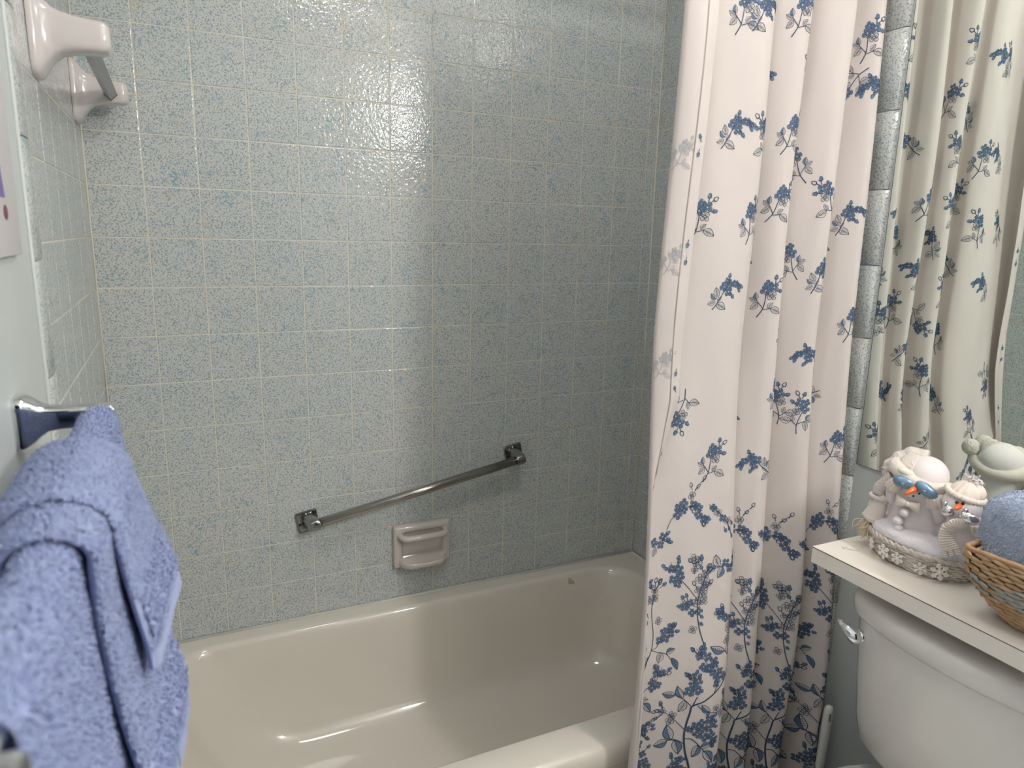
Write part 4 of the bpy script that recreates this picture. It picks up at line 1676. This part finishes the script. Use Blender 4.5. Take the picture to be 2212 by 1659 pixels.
ball_l(b, (-.0020, .0395, .1325), .0017, n=8, m=6, o=S2)
b.build('mouth_bead', M['bead'], sml)
for c, s, th, cu in (((-.0270, .034, .1270), (.0115, .0085, .0100), -25, None), ((.0030, .040, .1245), (.0165, .0085, .0090), 18, ((.0130, .038, .1190), (.0165, .030, .1060)))):
    b = MB()
    ball_l(b, c, s, Matrix.Rotation(math.radians(th), 3, 'Y'), o=S2, n=20, m=14)
    ball_l(b, (c[0] - .006, c[1], c[2] + .010), (.0045, .005, .0065), o=S2)
    mt = b.build('mitten', M['foil_silver'], sml, label='silver foil mitten')
    if cu:
        b = MB()
        rib_tube(b, cu[0], cu[1], .0115, .0130, 10, S2)
        b.build('knit_cuff', M['knit'], mt)
b = MB()
tube_l(b, [(.0165, .030, .108), (.0205, .022, .096), (.0215, .012, .088)], [.010, .0105, .007], S2, 12)
b.build('arm', M['fleece'], sml)
# ribbed scarf: a loop under the chin and a flaring end with a slit fringe
b = MB()


def rib_strip(pts, widths, ribs_per, thick=.0042):
    P = catmull(np.array(pts), ribs_per * 4)
    W = np.interp(np.linspace(0, len(pts) - 1, len(P)), range(len(pts)), widths)
    rings = []
    for i, p in enumerate(P):
        t = P[min(i + 1, len(P) - 1)] - P[max(i - 1, 0)]
        t = Vector(t).normalized()
        s = t.cross(Vector((0, 1, 0)))
        if s.length < .05:
            s = Vector((1, 0, 0))
        s.normalize()
        nrm = s.cross(t)
        k = thick * (.72 + .28 * math.cos(2 * PI * i / 4))
        ring = []
        for j in range(14):
            a = 2 * PI * j / 14
            ca_ = math.copysign(abs(math.cos(a)) ** .6, math.cos(a))
            ring.append(sp(*(Vector(p) + s * ca_ * W[i] / 2 * (1 + .02 * math.cos(2 * PI * i / 4)) + nrm * math.sin(a) * k), S2))
        rings.append(ring)
    b.loft(rings, True, True, True)


rib_strip([(.004, .038, .1120), (-.006, .044, .1130), (-.0170, .046, .1090), (-.0210, .046, .0980)], [.018, .019, .018, .015], 4)
rib_strip([(-.0170, .044, .1100), (-.0250, .045, .1000), (-.0255, .046, .0880), (-.0215, .048, .0760), (-.0155, .050, .0660)], [.013, .016, .020, .025, .029], 3)
for k in (-1, 0, 1):
    rib_strip([(-.0155 + k * .0078, .050, .0665 + k * .0045), (-.0120 + k * .0082, .052, .0580 + k * .0048)], [.0082, .0084], 3)
b.build('ribbed_scarf', M['knit'], sml)
b = MB()
tp = catmull(np.array([(1.2755, -.9600, .8513), (1.2660, -.9480, .8512), (1.2600, -.9440, .8545), (1.2580, -.9400, .8512), (1.2620, -.9340, .8512)]), 6)
b.tube([tuple(p) for p in tp], .0006, 5)
b.build('loose_thread', M['knit'], deco)

# ------------------------------------------------------------------ woven basket
M['straw'] = mat('tan_water_hyacinth', srgb(192, 162, 128), .6, vary=(70, srgb(164, 128, 92), .25), bump=(300, .4, .0012))
M['straw_grey'] = mat('grey_water_hyacinth', srgb(172, 172, 166), .65, vary=(70, srgb(150, 148, 140), .25), bump=(300, .4, .0012))
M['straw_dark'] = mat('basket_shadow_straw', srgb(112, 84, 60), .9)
M['liner'] = mat('cream_liner', srgb(224, 206, 180), .9, bump=(600, .3, .0008))
bk = thing('woven_basket', 'tan woven basket with grey band on the shelf holding a towel', 'basket', (1.33, -1.36, .85))
BX0, BX1, BY0, BY1 = 1.2620, 1.412, -1.211, -1.560     # footprint on the shelf
BH = .112
YAW = math.radians(4)


def bk_pt(s, t, out=0.0):
    """s runs round the basket (0..1), t up its side (0..1)"""
    fl = .046 * (1 - (1 - t) ** 2.2)
    x0, x1, y0, y1 = BX0 - fl - out, BX1 + fl * .45 + out, BY1 - fl - out, BY0 + fl * .75 + out
    r = .040 * (1 - t) + .010
    L = [x1 - x0 - 2 * r, y1 - y0 - 2 * r]
    per = 2 * (L[0] + L[1]) + 2 * PI * r
    d = (s % 1.0) * per
    segs = [('l', L[1]), ('a', PI * r / 2), ('l', L[0]), ('a', PI * r / 2), ('l', L[1]), ('a', PI * r / 2), ('l', L[0]), ('a', PI * r / 2)]
    # start at front (x0), lower y end, run towards +y
    starts = [((x0, y0 + r), (0, 1)), ((x0 + r, y1 - r), PI), ((x0 + r, y1), (1, 0)), ((x1 - r, y1 - r), PI / 2), ((x1, y1 - r), (0, -1)), ((x1 - r, y0 + r), 0), ((x1 - r, y0), (-1, 0)), ((x0 + r, y0 + r), -PI / 2)]
    for (kind, ln), st in zip(segs, starts):
        if d <= ln + 1e-9:
            if kind == 'l':
                p = (st[0][0] + st[1][0] * d, st[0][1] + st[1][1] * d)
                break
            a = st[1] - d / r
            p = (st[0][0] + r * math.cos(a), st[0][1] + r * math.sin(a))
            break
        d -= ln
    else:
        p = (x0, y0 + r)
    cx, cy = BX0, BY0
    dx, dy = p[0] - cx, p[1] - cy
    z = .8515 + BH * t
    # the sides sag: the long front rim dips a little
    return Vector((cx + dx * math.cos(YAW) - dy * math.sin(YAW), cy + dx * math.sin(YAW) + dy * math.cos(YAW), z))


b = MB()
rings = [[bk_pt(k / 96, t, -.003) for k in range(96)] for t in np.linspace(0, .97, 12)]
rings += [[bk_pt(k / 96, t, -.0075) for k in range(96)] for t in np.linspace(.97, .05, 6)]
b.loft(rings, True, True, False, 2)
NR = 16
for q in range(NR):
    t = (q + .55) / (NR + .1)
    nk = 54
    for k in range(nk):
        s = (k + (.5 if q % 2 else 0)) / nk
        c = bk_pt(s, t, .0005)
        c2 = bk_pt(s + .004, t, .0005)
        d = (c2 - c).normalized()
        out = d.cross(ZV)
        out.normalize()
        if (bk_pt(s, t, .01) - c).dot(out) < 0:
            out = -out
        tilt = random.uniform(.04, .20)
        ax = (d * math.cos(tilt) + ZV * math.sin(tilt) * (1 if q % 2 else .8)).normalized()
        up = out.cross(ax).normalized()
        R = Matrix((ax, up, out)).transposed()
        L = .0138 * random.uniform(.92, 1.12)
        grey = (6 <= q <= 10 and random.random() < (.90 if q in (7, 9) else .4))
        b.ball(c + out * random.uniform(0, .0012), (L, .0036 * random.uniform(.9, 1.1), .0028), 10, 7, R, 1 if grey else 0)
b.build('woven_sides', [M['straw'], M['straw_grey'], M['straw_dark']], bk)
b = MB()
n = 260
pts = [bk_pt(k / n, 1.0, 0) + Vector((0, 0, .0015)) for k in range(n)]
b.tube(pts, [.0046 + .0005 * math.sin(k * .9) + .0003 * math.sin(k * 2.3) for k in range(n)], 10, loop=True, squash=.8)
b.build('wrapped_rim', mat('wrapped_rim_straw', srgb(180, 144, 110), .55, vary=(60, srgb(154, 116, 82), .25), bump=(240, .5, .001)), bk)
b = MB()
rings = [[bk_pt(k / 96, t, -.0080) for k in range(96)] for t in np.linspace(.99, .02, 8)]
b.loft(rings, True, False, True)
b.build('cloth_liner', M['liner'], bk, label='cream cloth liner')

# ------------------------------------------------------------------ the towel in the basket
lt = thing('folded_towel', 'folded sky blue towel standing in the woven basket', 'towel', (1.325, -1.30, .87))
cx_, cy_, sx_, sy_ = 1.322, -1.306, .074, .136


def towel_block(th, ph):
    return None


nu, nv = 90, 70
G = np.zeros((nv, nu, 3))
for i in range(nv):
    v = i / (nv - 1)
    # v: 0 bottom rim .. 1 crown
    z0, z1 = .858, 1.052
    if v < .62:
        t = v / .62
        k = .80 + .20 * min(1.0, t / .45) ** .8
        z = z0 + (z1 - .036 - z0) * t
    else:
        t = (v - .62) / .38
        k = math.cos(t * PI / 2) ** .38 if t < 1 else 0.0
        z = z1 - .036 + .036 * math.sin(t * PI / 2)
    for j in range(nu):
        a = 2 * PI * j / nu
        ca_, sa_ = math.copysign(abs(math.cos(a)) ** .28, math.cos(a)), math.copysign(abs(math.sin(a)) ** .28, math.sin(a))
        x = cx_ + sx_ * k * ca_
        y = cy_ + sy_ * k * sa_
        # it leans to the front and its crown falls away from the wall end
        zz = z - .018 * max(0, (cy_ - y) / sy_) * v + .004 * math.sin(x * 60) * v
        G[i, j] = (x - .0 * v, y + .004 * math.sin(z * 40), zz)
Nn = grid_normals(G)
mid = G.mean((0, 1))
if ((G - mid) * Nn).sum() < 0:
    Nn = -Nn
b = MB()
Gc = np.concatenate([G, G[:, :1]], 1)
grid_mesh(b, Gc)
Nc = np.concatenate([Nn, Nn[:, :1]], 1)
terry(b, Gc, Nc, 20000, h=.0034, wd=.0010, where=lambda Q: np.where(Q[..., 2] > .93, 1.0, .03), lay=(-.2, .3, -.9))
b.build('terry_body', M['towel_light'], lt)
